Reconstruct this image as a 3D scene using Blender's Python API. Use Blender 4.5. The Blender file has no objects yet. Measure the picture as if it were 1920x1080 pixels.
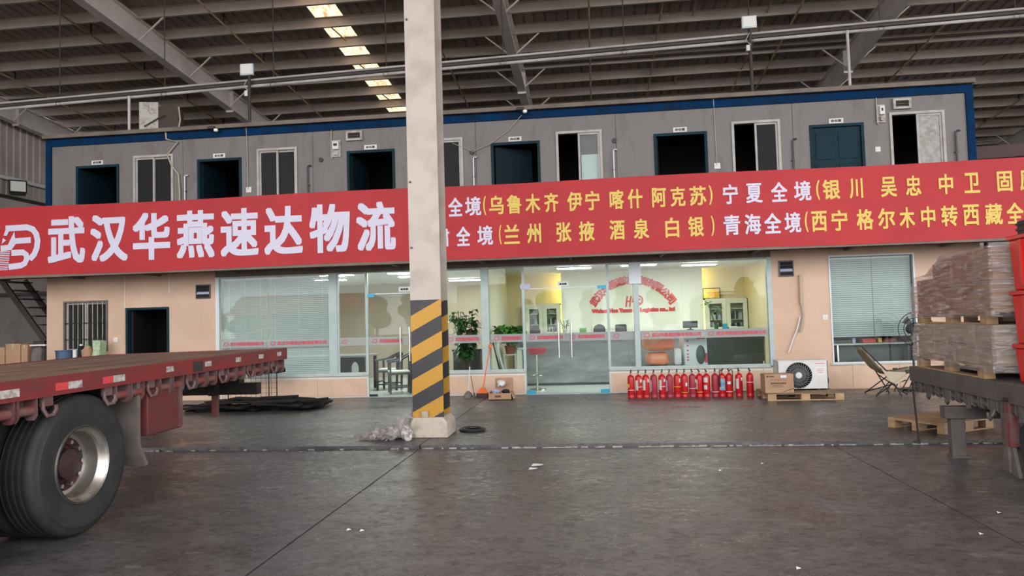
import bpy, math, random
from mathutils import Matrix, Vector, noise

C = bpy.context.scene
COL = C.collection
R = math.radians
rnd = random.Random(7)

# ------------------------------------------------------------------ camera, sky, exposure
cam_d = bpy.data.cameras.new('camera')
cam = bpy.data.objects.new('camera', cam_d)
COL.objects.link(cam)
cam_d.sensor_width = 36.0
cam_d.lens = 25.825
cam_d.clip_end = 400
right = Vector((0.99320841, 0.11279756, -0.02852654))
up = Vector((0.03362263, -0.04353759, 0.99848585))
fwd = Vector((-0.11138479, 0.99266368, 0.04703445))
cam.matrix_world = Matrix(((right.x, up.x, -fwd.x, 0.0), (right.y, up.y, -fwd.y, -15.28),
                           (right.z, up.z, -fwd.z, 1.5), (0, 0, 0, 1)))
C.camera = cam

world = bpy.data.worlds.new('overcast_sky')
C.world = world
world.use_nodes = True
bg = world.node_tree.nodes['Background']
bg.inputs['Color'].default_value = (0.98, 0.975, 1.0, 1)
bg.inputs['Strength'].default_value = 1.0

C.view_settings.view_transform = 'Standard'
C.view_settings.look = 'None'
C.view_settings.gamma = 1.0
C.view_settings.use_curve_mapping = False
C.view_settings.exposure = 2.26
C.cycles.use_denoising = True
C.cycles.max_bounces = 9
C.cycles.diffuse_bounces = 5
C.cycles.glossy_bounces = 3
C.cycles.transmission_bounces = 6
C.cycles.transparent_max_bounces = 16
C.cycles.caustics_reflective = False
C.cycles.caustics_refractive = False
C.cycles.sample_clamp_indirect = 4.0

# daylight portal in the open front of the shed (adds no light, only guides sampling)
pd = bpy.data.lights.new('daylight_portal', 'AREA')
pd.shape = 'RECTANGLE'; pd.size = 70; pd.size_y = 13
pd.cycles.is_portal = True
po = bpy.data.objects.new('daylight_portal', pd)
COL.objects.link(po)
po.matrix_world = Matrix.Translation((8, -19.5, 6.2)) @ Matrix.Rotation(R(-90), 4, 'X') @ Matrix.Rotation(R(180), 4, 'X')

# ------------------------------------------------------------------ helpers
def lin(c):
    return tuple(((x / 255) / 12.92 if x / 255 <= 0.04045 else ((x / 255 + 0.055) / 1.055) ** 2.4) for x in c) + (1,)

MATS = {}
def mat(name, c, c2=None, rough=0.6, metal=0.0, scale=5.0, amt=1.0, bump=0.0, bscale=40.0, stretch=(1, 1, 1), lo=0.4, hi=0.65,
        emit=None, estr=1.0, rough2=None, spec=0.5):
    """linear base colour c, worn towards c2 where a noise is high"""
    m = bpy.data.materials.new(name); m.use_nodes = True
    nt = m.node_tree; N = nt.nodes; L = nt.links
    b = N['Principled BSDF']
    b.inputs['Base Color'].default_value = (*c[:3], 1)
    b.inputs['Roughness'].default_value = rough
    b.inputs['Metallic'].default_value = metal
    b.inputs['Specular IOR Level'].default_value = spec
    if c2 or bump:
        g = N.new('ShaderNodeNewGeometry'); mp = N.new('ShaderNodeMapping')
        mp.inputs['Scale'].default_value = stretch
        L.new(g.outputs['Position'], mp.inputs['Vector'])
    if c2:
        n = N.new('ShaderNodeTexNoise'); n.inputs['Scale'].default_value = scale
        n.inputs['Detail'].default_value = 6; n.inputs['Roughness'].default_value = 0.62
        L.new(mp.outputs[0], n.inputs['Vector'])
        r = N.new('ShaderNodeMapRange'); r.inputs['From Min'].default_value = lo; r.inputs['From Max'].default_value = hi
        r.inputs['To Max'].default_value = amt
        L.new(n.outputs['Fac'], r.inputs['Value'])
        x = N.new('ShaderNodeMix'); x.data_type = 'RGBA'
        x.inputs[6].default_value = (*c[:3], 1); x.inputs[7].default_value = (*c2[:3], 1)
        L.new(r.outputs[0], x.inputs[0]); L.new(x.outputs[2], b.inputs['Base Color'])
        if rough2 is not None:
            q = N.new('ShaderNodeMapRange'); q.inputs['To Min'].default_value = rough; q.inputs['To Max'].default_value = rough2
            L.new(r.outputs[0], q.inputs['Value']); L.new(q.outputs[0], b.inputs['Roughness'])
    if bump:
        n2 = N.new('ShaderNodeTexNoise'); n2.inputs['Scale'].default_value = bscale; n2.inputs['Detail'].default_value = 4
        L.new(mp.outputs[0], n2.inputs['Vector'])
        bp = N.new('ShaderNodeBump'); bp.inputs['Strength'].default_value = bump; bp.inputs['Distance'].default_value = 0.01
        L.new(n2.outputs['Fac'], bp.inputs['Height']); L.new(bp.outputs[0], b.inputs['Normal'])
    if emit:
        b.inputs['Emission Color'].default_value = (*emit[:3], 1); b.inputs['Emission Strength'].default_value = estr
    MATS[name] = m
    return m

def glass_mat(name, tint, rough=0.0, haze=0.0, hazecol=(0.8, 0.85, 0.85)):
    """thin pane: fresnel mirror over clear (tinted) see-through, with an optional milky part"""
    m = bpy.data.materials.new(name); m.use_nodes = True
    nt = m.node_tree; N = nt.nodes; L = nt.links
    N.remove(N['Principled BSDF']); out = N['Material Output']
    t = N.new('ShaderNodeBsdfTransparent'); t.inputs[0].default_value = (*tint, 1)
    src = t.outputs[0]
    if haze:
        d = N.new('ShaderNodeBsdfDiffuse'); d.inputs[0].default_value = (*hazecol, 1)
        mx = N.new('ShaderNodeMixShader'); mx.inputs[0].default_value = haze
        L.new(src, mx.inputs[1]); L.new(d.outputs[0], mx.inputs[2]); src = mx.outputs[0]
    g = N.new('ShaderNodeBsdfGlossy'); g.inputs['Roughness'].default_value = rough
    f = N.new('ShaderNodeFresnel'); f.inputs['IOR'].default_value = 1.5
    m2 = N.new('ShaderNodeMixShader')
    hf = N.new('ShaderNodeMath'); hf.operation = 'MULTIPLY'; hf.inputs[1].default_value = 0.5; L.new(f.outputs[0], hf.inputs[0])
    L.new(hf.outputs[0], m2.inputs[0]); L.new(src, m2.inputs[1]); L.new(g.outputs[0], m2.inputs[2])
    L.new(m2.outputs[0], out.inputs['Surface'])
    MATS[name] = m
    return m

WM = {}
def tag(o, label=None, cat=None, group=None, kind=None):
    if label: o['label'] = label
    if cat: o['category'] = cat
    if group: o['group'] = group
    if kind: o['kind'] = kind
    return o

def empty(name, loc=(0, 0, 0), rz=0.0, label=None, cat=None, group=None, kind=None):
    o = bpy.data.objects.new(name, None); COL.objects.link(o)
    o.location = loc; o.rotation_euler = (0, 0, rz); o.empty_display_size = 0.1
    WM[o.name] = Matrix.Translation(loc) @ Matrix.Rotation(rz, 4, 'Z')
    return tag(o, label, cat, group, kind)

class MB:
    def __init__(s, M=None): s.v = []; s.f = []; s.M = M
    def add(s, vs, fs):
        k = len(s.v)
        s.v += [tuple(s.M @ Vector(p)) for p in vs] if s.M else [tuple(p) for p in vs]
        s.f += [tuple(i + k for i in f) for f in fs]
        return s
    def box(s, x0, x1, y0, y1, z0, z1):
        vs = [(x0, y0, z0), (x1, y0, z0), (x1, y1, z0), (x0, y1, z0), (x0, y0, z1), (x1, y0, z1), (x1, y1, z1), (x0, y1, z1)]
        return s.add(vs, [(0, 3, 2, 1), (4, 5, 6, 7), (0, 1, 5, 4), (1, 2, 6, 5), (2, 3, 7, 6), (3, 0, 4, 7)])
    def cyl(s, p0, p1, r0, r1=None, n=12, caps=True):
        p0 = Vector(p0); p1 = Vector(p1); r1 = r0 if r1 is None else r1
        d = (p1 - p0).normalized(); a = d.orthogonal().normalized(); b = d.cross(a)
        vs = []
        for p, r in ((p0, r0), (p1, r1)):
            for i in range(n):
                t = 2 * math.pi * i / n
                vs.append(p + a * math.cos(t) * r + b * math.sin(t) * r)
        fs = [(i, (i + 1) % n, n + (i + 1) % n, n + i) for i in range(n)]
        if caps: fs += [tuple(range(n - 1, -1, -1)), tuple(range(n, 2 * n))]
        return s.add(vs, fs)
    def tube(s, pts, r, n=6):
        pts = [Vector(p) for p in pts]; vs = []; m = len(pts); a = None
        for i, p in enumerate(pts):
            d = (pts[min(i + 1, m - 1)] - pts[max(i - 1, 0)]).normalized()
            a = d.orthogonal().normalized() if a is None else (a - d * a.dot(d)).normalized()
            b = d.cross(a)
            for k in range(n):
                t = 2 * math.pi * k / n
                vs.append(p + a * math.cos(t) * r + b * math.sin(t) * r)
        fs = [(i * n + k, i * n + (k + 1) % n, (i + 1) * n + (k + 1) % n, (i + 1) * n + k) for i in range(m - 1) for k in range(n)]
        fs += [tuple(range(n - 1, -1, -1)), tuple(range((m - 1) * n, m * n))]
        return s.add(vs, fs)
    def lathe(s, prof, c=(0, 0, 0), axis='z', n=24, caps=True):
        vs = []
        for (r, t) in prof:
            for k in range(n):
                a = 2 * math.pi * k / n; u, w = r * math.cos(a), r * math.sin(a)
                p = {'z': (u, w, t), 'x': (t, u, w), 'y': (u, t, w)}[axis]
                vs.append((p[0] + c[0], p[1] + c[1], p[2] + c[2]))
        m = len(prof)
        fs = [(i * n + k, i * n + (k + 1) % n, (i + 1) * n + (k + 1) % n, (i + 1) * n + k) for i in range(m - 1) for k in range(n)]
        if caps and prof[0][0] > 1e-4: fs.append(tuple(range(n - 1, -1, -1)))
        if caps and prof[-1][0] > 1e-4: fs.append(tuple(range((m - 1) * n, m * n)))
        return s.add(vs, fs)
    def prism(s, poly, a0, a1, axis='y'):
        n = len(poly)
        def P(u, w, t): return {'y': (u, t, w), 'x': (t, u, w), 'z': (u, w, t)}[axis]
        vs = [P(u, w, a0) for u, w in poly] + [P(u, w, a1) for u, w in poly]
        fs = [(i, (i + 1) % n, n + (i + 1) % n, n + i) for i in range(n)] + [tuple(range(n - 1, -1, -1)), tuple(range(n, 2 * n))]
        return s.add(vs, fs)
    def bar(s, p0, p1, w, h=None):
        p0 = Vector(p0); p1 = Vector(p1); h = h or w
        d = (p1 - p0).normalized()
        a = d.cross(Vector((0, 0, 1)))
        a = Vector((1, 0, 0)) if a.length < 1e-3 else a.normalized()
        b = a.cross(d)
        vs = [p + a * i * w / 2 + b * j * h / 2 for p in (p0, p1) for i, j in ((-1, -1), (1, -1), (1, 1), (-1, 1))]
        return s.add(vs, [(0, 1, 5, 4), (1, 2, 6, 5), (2, 3, 7, 6), (3, 0, 4, 7), (3, 2, 1, 0), (4, 5, 6, 7)])
    def build(s, name, m, parent=None, smooth=True, kind=None, label=None, bevel=0.0):
        me = bpy.data.meshes.new(name)
        vs = s.v
        if parent is not None:
            inv = WM[parent.name].inverted(); vs = [tuple(inv @ Vector(p)) for p in vs]
        me.from_pydata(vs, [], s.f)
        me.materials.append(MATS[m] if isinstance(m, str) else m)
        import bmesh
        bm = bmesh.new(); bm.from_mesh(me); bmesh.ops.recalc_face_normals(bm, faces=bm.faces); bm.to_mesh(me); bm.free()
        if smooth:
            me.polygons.foreach_set('use_smooth', [True] * len(me.polygons)); me.set_sharp_from_angle(angle=R(38))
        o = bpy.data.objects.new(name, me); COL.objects.link(o)
        if parent is not None:
            o.parent = parent; WM[o.name] = WM[parent.name]
        else:
            WM[o.name] = Matrix.Identity(4)
        if bevel:
            b = o.modifiers.new('bevel', 'BEVEL'); b.width = bevel; b.segments = 2; b.limit_method = 'ANGLE'
        if kind: o['kind'] = kind
        if label: o['label'] = label
        return o

def Box(*a): return MB().box(*a)

KIDS = {}
def dup(root, loc, label=None, rz=None, group=None):
    def cp(o, parent):
        c = o.copy(); COL.objects.link(c)
        if parent is not None: c.parent = parent
        for ch in o.children: cp(ch, c)
        return c
    r = cp(root, None); r.location = loc
    if rz is not None: r.rotation_euler = (0, 0, rz)
    WM[r.name] = Matrix.Translation(loc) @ Matrix.Rotation(r.rotation_euler.z, 4, 'Z')
    if label: r['label'] = label
    if group: r['group'] = group
    return r

def wall_holes(mb, x0, x1, z0, z1, y0, y1, holes):
    """wall in the XZ plane with rectangular openings (hx0, hx1, hz0, hz1)"""
    xs = sorted({x0, x1, *[h[0] for h in holes], *[h[1] for h in holes]})
    for a, b in zip(xs, xs[1:]):
        if a < x0 - 1e-6 or b > x1 + 1e-6: continue
        hs = sorted([(h[2], h[3]) for h in holes if h[0] < (a + b) / 2 < h[1]])
        z = z0
        for h0, h1 in hs:
            if h0 > z: mb.box(a, b, y0, y1, z, h0)
            z = max(z, h1)
        if z < z1: mb.box(a, b, y0, y1, z, z1)
    return mb

def frame(mb, x0, x1, z0, z1, y0, y1, w, bottom=True):
    mb.box(x0, x0 + w, y0, y1, z0, z1).box(x1 - w, x1, y0, y1, z0, z1).box(x0 + w, x1 - w, y0, y1, z1 - w, z1)
    if bottom: mb.box(x0 + w, x1 - w, y0, y1, z0, z0 + w)
    return mb

GLY = {}
def glyph(body, bold=0.0):
    k = (body, bold)
    if k not in GLY:
        cu = bpy.data.curves.new('lettering', 'FONT'); cu.body = body; cu.offset = bold; cu.resolution_u = 3
        o = bpy.data.objects.new('lettering', cu); COL.objects.link(o)
        dg = bpy.context.evaluated_depsgraph_get(); dg.update()
        me = bpy.data.meshes.new_from_object(o.evaluated_get(dg), depsgraph=dg)
        v = [(p.co.x, p.co.y) for p in me.vertices]; f = [tuple(p.vertices) for p in me.polygons]
        bpy.data.objects.remove(o); bpy.data.meshes.remove(me); bpy.data.curves.remove(cu)
        xs = [p[0] for p in v]; ys = [p[1] for p in v]
        GLY[k] = (v, f, min(xs), max(xs), min(ys), max(ys))
    return GLY[k]

def put_text(mb, body, x0, x1, z0, z1, y, bold=0.0, slant=0.0):
    """text stretched to fill a rectangle of the plane Y = y, read from -Y; bold thickens the strokes by that many metres"""
    v, f, a, b, c, d = glyph(body)
    e = bold / 2; x0 += e; x1 -= e; z0 += e; z1 -= e
    sh = [(0, 0)] if not bold else [(e, e), (-e, e), (e, -e), (-e, -e), (e, 0), (-e, 0), (0, e), (0, -e), (0, 0)]
    for k, (dx, dz_) in enumerate(sh):
        mb.add([(x0 + dx + (p[0] - a) / (b - a) * (x1 - x0) + slant * (p[1] - c) / (d - c) * (z1 - z0), y - 0.0002 * k, z0 + dz_ + (p[1] - c) / (d - c) * (z1 - z0)) for p in v], f)
    return mb

STK = [0]
def stroke(mb, pts, w, y, th=0.004):
    """thick flat polyline in the XZ plane"""
    pts = [Vector((p[0], p[1])) for p in pts]; n = len(pts); L = []; Rr = []
    for i, p in enumerate(pts):
        d = (pts[min(i + 1, n - 1)] - pts[max(i - 1, 0)]).normalized(); q = Vector((-d.y, d.x)) * w / 2
        L.append(p + q); Rr.append(p - q)
    for i in range(n - 1):
        STK[0] = (STK[0] + 1) % 9; y -= 0.00011 * (1 + STK[0] / 9)
        mb.prism([(L[i].x, L[i].y), (L[i + 1].x, L[i + 1].y), (Rr[i + 1].x, Rr[i + 1].y), (Rr[i].x, Rr[i].y)], y, y - th)
    return mb

# ------------------------------------------------------------------ materials
def floor_mat():
    m = bpy.data.materials.new('worn_dark_concrete'); m.use_nodes = True
    nt = m.node_tree; N = nt.nodes; L = nt.links; b = N['Principled BSDF']
    g = N.new('ShaderNodeNewGeometry')
    def nz(scale, detail=8, st=(1, 1, 1), rough=0.6):
        mp = N.new('ShaderNodeMapping'); mp.inputs['Scale'].default_value = st
        L.new(g.outputs['Position'], mp.inputs['Vector'])
        n = N.new('ShaderNodeTexNoise'); n.inputs['Scale'].default_value = scale; n.inputs['Detail'].default_value = detail
        n.inputs['Roughness'].default_value = rough
        L.new(mp.outputs[0], n.inputs['Vector']); return n.outputs['Fac']
    def rng(s, a, b_, c=0.0, d=1.0):
        r = N.new('ShaderNodeMapRange'); r.inputs['From Min'].default_value = a; r.inputs['From Max'].default_value = b_
        r.inputs['To Min'].default_value = c; r.inputs['To Max'].default_value = d
        L.new(s, r.inputs['Value']); return r.outputs[0]
    def mix(f, a, c):
        x = N.new('ShaderNodeMix'); x.data_type = 'RGBA'
        L.new(f, x.inputs[0])
        for k, s in ((6, a), (7, c)):
            if isinstance(s, tuple): x.inputs[k].default_value = (*s, 1)
            else: L.new(s, x.inputs[k])
        return x.outputs[2]
    big = nz(0.35, 4); mid = nz(1.5, 10, (1, 1.2, 1), 0.68); fine = nz(13.0, 10, (0.9, 1.2, 1), 0.72); scuff = nz(4.2, 10, (0.8, 1.4, 1), 0.75); fleck = nz(28, 4)
    c = mix(rng(mid, 0.38, 0.62), (0.047, 0.043, 0.044), (0.130, 0.119, 0.118))
    c = mix(rng(big, 0.42, 0.62, 0, 0.6), c, (0.088, 0.083, 0.082))
    c = mix(rng(fine, 0.50, 0.64, 0, 0.75), c, (0.028, 0.024, 0.024))
    c = mix(rng(scuff, 0.57, 0.70, 0, 0.6), c, (0.25, 0.235, 0.225))
    c = mix(rng(fleck, 0.70, 0.76, 0, 0.5), c, (0.30, 0.28, 0.27))
    sc_ = N.new('ShaderNodeVectorMath'); sc_.operation = 'DISTANCE'; L.new(g.outputs['Position'], sc_.inputs[0]); sc_.inputs[1].default_value = (-4.3, -4.4, 0)
    wear = N.new('ShaderNodeMath'); wear.operation = 'MULTIPLY'
    L.new(rng(sc_.outputs['Value'], 0.3, 1.5, 1.0, 0.0), wear.inputs[0]); L.new(rng(nz(5.5, 8, (0.7, 1.6, 1), 0.7), 0.5, 0.6), wear.inputs[1])
    c = mix(wear.outputs[0], c, (0.27, 0.26, 0.255))
    L.new(c, b.inputs['Base Color'])
    ro = N.new('ShaderNodeMath'); ro.operation = 'ADD'
    L.new(rng(mid, 0.38, 0.64, 0.19, 0.40), ro.inputs[0]); L.new(rng(fine, 0.4, 0.65, 0.0, 0.16), ro.inputs[1])
    L.new(ro.outputs[0], b.inputs['Roughness'])
    bp = N.new('ShaderNodeBump'); bp.inputs['Strength'].default_value = 0.4; bp.inputs['Distance'].default_value = 0.012
    L.new(fine, bp.inputs['Height']); L.new(bp.outputs[0], b.inputs['Normal'])
    MATS['floor'] = m
floor_mat()

def hazard_mat():
    m = bpy.data.materials.new('hazard_stripes_and_grey_paint'); m.use_nodes = True
    nt = m.node_tree; N = nt.nodes; L = nt.links; b = N['Principled BSDF']
    g = N.new('ShaderNodeNewGeometry'); sp = N.new('ShaderNodeSeparateXYZ'); L.new(g.outputs['Position'], sp.inputs[0])
    def M(op, a, c=None):
        n = N.new('ShaderNodeMath'); n.operation = op
        for i, s in enumerate((a, c)):
            if s is None: continue
            if isinstance(s, float): n.inputs[i].default_value = s
            else: L.new(s, n.inputs[i])
        return n.outputs[0]
    t = M('SUBTRACT', sp.outputs[2], M('MULTIPLY', M('ADD', sp.outputs[0], sp.outputs[1]), 0.53))
    fr = M('FRACT', M('DIVIDE', M('ADD', t, 0.125), 0.43))
    yel = M('GREATER_THAN', fr, 0.5)
    n = N.new('ShaderNodeTexNoise'); n.inputs['Scale'].default_value = 14; n.inputs['Detail'].default_value = 8; n.inputs['Roughness'].default_value = 0.7
    L.new(g.outputs['Position'], n.inputs['Vector'])
    n2 = N.new('ShaderNodeTexNoise'); n2.inputs['Scale'].default_value = 3; n2.inputs['Detail'].default_value = 6
    L.new(g.outputs['Position'], n2.inputs['Vector'])
    def mix(f, a, c):
        x = N.new('ShaderNodeMix'); x.data_type = 'RGBA'; L.new(f, x.inputs[0])
        for k, s in ((6, a), (7, c)):
            if isinstance(s, tuple): x.inputs[k].default_value = (*s, 1)
            else: L.new(s, x.inputs[k])
        return x.outputs[2]
    def rng(s, a, b_, d):
        r = N.new('ShaderNodeMapRange'); r.inputs['From Min'].default_value = a; r.inputs['From Max'].default_value = b_; r.inputs['To Max'].default_value = d
        L.new(s, r.inputs['Value']); return r.outputs[0]
    c = mix(yel, (0.028, 0.026, 0.028), (0.46, 0.235, 0.022))
    c = mix(rng(n.outputs['Fac'], 0.58, 0.7, 0.5), c, (0.10, 0.085, 0.07))
    grey = mix(rng(n2.outputs['Fac'], 0.42, 0.7, 0.75), (0.43, 0.375, 0.325), (0.30, 0.25, 0.21))
    grey = mix(rng(n.outputs['Fac'], 0.64, 0.74, 0.5), grey, (0.15, 0.12, 0.09))
    c = mix(M('LESS_THAN', sp.outputs[2], 1.84), grey, c)
    L.new(c, b.inputs['Base Color']); b.inputs['Roughness'].default_value = 0.5
    MATS['column'] = m
hazard_mat()

mat('beige', (0.62, 0.43, 0.305), (0.55, 0.365, 0.255), rough=0.55, scale=1.2)
mat('peach', (0.66, 0.46, 0.33), (0.58, 0.39, 0.28), rough=0.5, scale=2)
mat('lightframe', (0.60, 0.60, 0.54), rough=0.45)
mat('sill', (0.5, 0.52, 0.48), (0.42, 0.42, 0.38), rough=0.4, scale=5)
mat('alu', (0.42, 0.51, 0.49), (0.36, 0.45, 0.435), rough=0.38, scale=4)
mat('alu_white', (0.62, 0.66, 0.68), rough=0.4)
mat('steel', (0.62, 0.60, 0.57), rough=0.25, metal=1.0)
mat('dark_steel', (0.05, 0.05, 0.05), rough=0.4, metal=0.6)
mat('cladding', (0.158, 0.142, 0.136), (0.095, 0.076, 0.062), rough=0.5, scale=2.4, stretch=(1.3, 1, 0.5), lo=0.50, hi=0.80)
mat('blue', (0.0015, 0.030, 0.096), (0.006, 0.02, 0.05), rough=0.7, spec=0.06, scale=3)
mat('teal', (0.006, 0.030, 0.044), (0.005, 0.022, 0.03), rough=0.6, spec=0.15, scale=3)
mat('dark_teal', (0.004, 0.014, 0.02), rough=0.6, spec=0.15)
mat('upvc', (0.42, 0.40, 0.37), (0.33, 0.30, 0.26), rough=0.45, scale=4)
mat('room_shade', (0.035, 0.032, 0.03), rough=0.8)  # near-black colour puts the shade of unlit rooms into their surfaces
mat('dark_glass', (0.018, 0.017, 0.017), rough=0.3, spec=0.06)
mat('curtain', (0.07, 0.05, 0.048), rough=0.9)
mat('soffit', (0.20, 0.15, 0.12), (0.15, 0.11, 0.085), rough=0.7, scale=2)
mat('grille_grey', (0.16, 0.16, 0.165), rough=0.45)
mat('black', (0.012, 0.012, 0.013), rough=0.5)
mat('rubber', (0.016, 0.016, 0.017), (0.028, 0.026, 0.026), rough=0.72, scale=6, bump=0.15, bscale=70)
mat('rubber_grey', (0.165, 0.140, 0.128), (0.11, 0.092, 0.083), rough=0.7, scale=4)
mat('rim', (0.46, 0.43, 0.39), (0.22, 0.17, 0.13), rough=0.36, metal=0.9, scale=7, rough2=0.55, lo=0.52, hi=0.7)
mat('hub', (0.035, 0.018, 0.016), (0.09, 0.02, 0.02), rough=0.6, scale=9, lo=0.5)
mat('trailer_red', (0.20, 0.016, 0.018), (0.085, 0.03, 0.026), rough=0.5, scale=2.6, stretch=(1, 0.7, 2), lo=0.42, hi=0.72, bump=0.1)
mat('box_red', (0.14, 0.018, 0.02), (0.09, 0.03, 0.028), rough=0.65, scale=4)
mat('rust_red', (0.20, 0.03, 0.03), (0.16, 0.10, 0.085), rough=0.7, scale=8)
mat('hook', (0.135, 0.092, 0.088), (0.12, 0.035, 0.032), rough=0.65, scale=7)
mat('deck_wood', (0.19, 0.113, 0.064), (0.10, 0.056, 0.038), rough=0.7, scale=2.2, stretch=(2.5, 0.5, 1), bump=0.2)
mat('chassis', (0.018, 0.012, 0.011), rough=0.7)
mat('tape_red', (0.62, 0.05, 0.06), rough=0.35)
mat('tape_white', (0.55, 0.53, 0.50), (0.2, 0.16, 0.14), rough=0.4, scale=20)
mat('trailer_grey', (0.115, 0.099, 0.091), (0.078, 0.066, 0.06), rough=0.6, scale=3, bump=0.1)
mat('wood_pallet', (0.46, 0.30, 0.165), (0.33, 0.20, 0.11), rough=0.7, scale=4, stretch=(1, 1, 4), bump=0.15)
mat('wood_top', (0.27, 0.185, 0.11), (0.19, 0.13, 0.08), rough=0.75, scale=4)
mat('carton', (0.42, 0.255, 0.15), (0.36, 0.21, 0.12), rough=0.7, scale=3)
mat('carton_red', (0.42, 0.20, 0.14), (0.34, 0.155, 0.11), rough=0.7, scale=3)
mat('carton_pale', (0.43, 0.35, 0.27), (0.35, 0.28, 0.21), rough=0.7, scale=3)
mat('ink', (0.11, 0.05, 0.03), rough=0.7)
mat('paper', (0.70, 0.70, 0.68), rough=0.6)
mat('white_plastic', (0.66, 0.66, 0.64), (0.58, 0.57, 0.54), rough=0.4, scale=3)
mat('old_white', (0.42, 0.40, 0.36), (0.16, 0.12, 0.09), rough=0.5, scale=7, lo=0.5, hi=0.72)
mat('brown_dark', (0.05, 0.034, 0.02), (0.03, 0.02, 0.012), rough=0.7, scale=3)
mat('banner_red', (0.46, 0.027, 0.031), (0.39, 0.023, 0.027), rough=0.5, spec=0.25, scale=0.6, bump=0.12, bscale=2.5)
mat('letter_white', (0.62, 0.60, 0.72), rough=0.5)
mat('letter_yellow', (0.70, 0.50, 0.09), rough=0.5)
mat('sign_red', (0.62, 0.03, 0.035), rough=0.4)
mat('print_red', (0.55, 0.07, 0.10), rough=0.6)
mat('ext_red', (0.50, 0.010, 0.014), rough=0.28)
mat('ext_dull', (0.36, 0.022, 0.045), (0.30, 0.03, 0.05), rough=0.4, scale=12)
mat('brass', (0.45, 0.33, 0.15), rough=0.35, metal=0.9)
mat('yellow', (0.75, 0.52, 0.05), rough=0.5)
mat('label_blue', (0.10, 0.28, 0.55), (0.45, 0.55, 0.35), rough=0.4, scale=16)
mat('cream', (0.70, 0.69, 0.57), rough=0.6)
mat('wall_panel', (0.76, 0.76, 0.65), rough=0.5)
mat('yellow_wall', (0.66, 0.56, 0.34), rough=0.6)
mat('meeting_wall', (0.42, 0.355, 0.28), rough=0.7)
mat('office_ceiling', (0.55, 0.56, 0.52), rough=0.7)
mat('office_floor', (0.62, 0.68, 0.66), (0.56, 0.62, 0.60), rough=0.18, scale=1)
mat('counter', (0.14, 0.148, 0.15), (0.25, 0.26, 0.26), rough=0.3, scale=1.2, stretch=(1, 1, 3.5))
mat('counter_dark', (0.045, 0.055, 0.052), rough=0.4)
mat('furniture', (0.64, 0.65, 0.50), rough=0.45)
mat('leaf', (0.05, 0.20, 0.035), (0.10, 0.32, 0.06), rough=0.4, scale=12)
mat('leaf_dark', (0.03, 0.11, 0.03), (0.06, 0.19, 0.05), rough=0.4, scale=12)
mat('stem', (0.10, 0.07, 0.03), rough=0.7)
mat('terracotta', (0.28, 0.09, 0.06), rough=0.6)
mat('pot_white', (0.6, 0.6, 0.57), rough=0.3)
mat('orange', (0.80, 0.15, 0.02), rough=0.35)
mat('orange_pale', (0.80, 0.26, 0.12), rough=0.35)
mat('pink_plastic', (0.55, 0.04, 0.07), rough=0.22)
mat('dark_wood', (0.022, 0.02, 0.02), rough=0.35)
mat('cushion', (0.6, 0.6, 0.56), rough=0.8)
mat('cyan', (0.02, 0.36, 0.55), rough=0.4)
mat('lavender', (0.42, 0.44, 0.60), rough=0.4)
mat('gold', (0.75, 0.50, 0.06), (0.6, 0.34, 0.05), rough=0.35, scale=5)
mat('khaki', (0.30, 0.245, 0.16), (0.24, 0.19, 0.12), rough=0.8, scale=5)
mat('khaki_light', (0.46, 0.39, 0.28), rough=0.8)
mat('bin_red', (0.70, 0.018, 0.012), rough=0.35)
mat('film_heap', (0.16, 0.15, 0.148), (0.42, 0.40, 0.40), rough=0.12, scale=14, lo=0.5, hi=0.66, spec=0.9)
mat('roof_sheet', (0.33, 0.275, 0.235), (0.26, 0.21, 0.175), rough=0.6, scale=0.8)
mat('purlin', (0.46, 0.395, 0.345), (0.34, 0.285, 0.245), rough=0.5, scale=1.0, stretch=(0.5, 1, 1))
mat('rafter', (0.68, 0.63, 0.59), (0.55, 0.50, 0.46), rough=0.5, scale=0.9)
mat('rod', (0.52, 0.42, 0.22), (0.34, 0.26, 0.14), rough=0.6, scale=3)
mat('rod_dark', (0.035, 0.026, 0.022), rough=0.6)
mat('conduit', (0.50, 0.48, 0.46), (0.36, 0.33, 0.31), rough=0.35, scale=1.5)
mat('shed_wall', (0.42, 0.375, 0.345), (0.33, 0.285, 0.255), rough=0.6, scale=0.7)
mat('roof_edge', (0.19, 0.155, 0.125), (0.13, 0.10, 0.08), rough=0.7, scale=2)
mat('maroon', (0.05, 0.014, 0.014), rough=0.6)
mat('plinth', (0.50, 0.44, 0.36), (0.30, 0.25, 0.20), rough=0.8, scale=6, bump=0.3, bscale=25, lo=0.48, hi=0.72)
mat('asphalt', (0.42, 0.40, 0.38), (0.36, 0.345, 0.33), rough=0.85, scale=1)
mat('tree_leaf', (0.05, 0.12, 0.03), (0.10, 0.20, 0.06), rough=0.6, scale=1.5)
mat('bark', (0.08, 0.055, 0.035), rough=0.9)
mat('roof_tile_red', (0.40, 0.10, 0.07), rough=0.7)
mat('yard_wall', (0.45, 0.43, 0.40), rough=0.8)
mat('scrap', (0.009, 0.008, 0.009), (0.022, 0.017, 0.019), rough=0.85, scale=4, spec=0.15)
mat('blind', (0.44, 0.49, 0.485), rough=0.45)
mat('debris', (0.42, 0.40, 0.37), (0.2, 0.18, 0.17), rough=0.8, scale=20)
mat('lamp_glass', (0.8, 0.8, 0.74), rough=0.15, spec=0.8)
mat('blue_plastic', (0.05, 0.09, 0.17), rough=0.4)
mat('green_bag', (0.30, 0.45, 0.24), (0.5, 0.6, 0.45), rough=0.6, scale=14)
mat('foil', (0.15, 0.14, 0.12), (0.24, 0.23, 0.21), rough=0.3, metal=0.25, scale=9, bump=1.0, bscale=11)
mat('tube_light', (0.9, 0.9, 0.9), emit=(0.98, 1.0, 0.93), estr=17.0)
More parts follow.
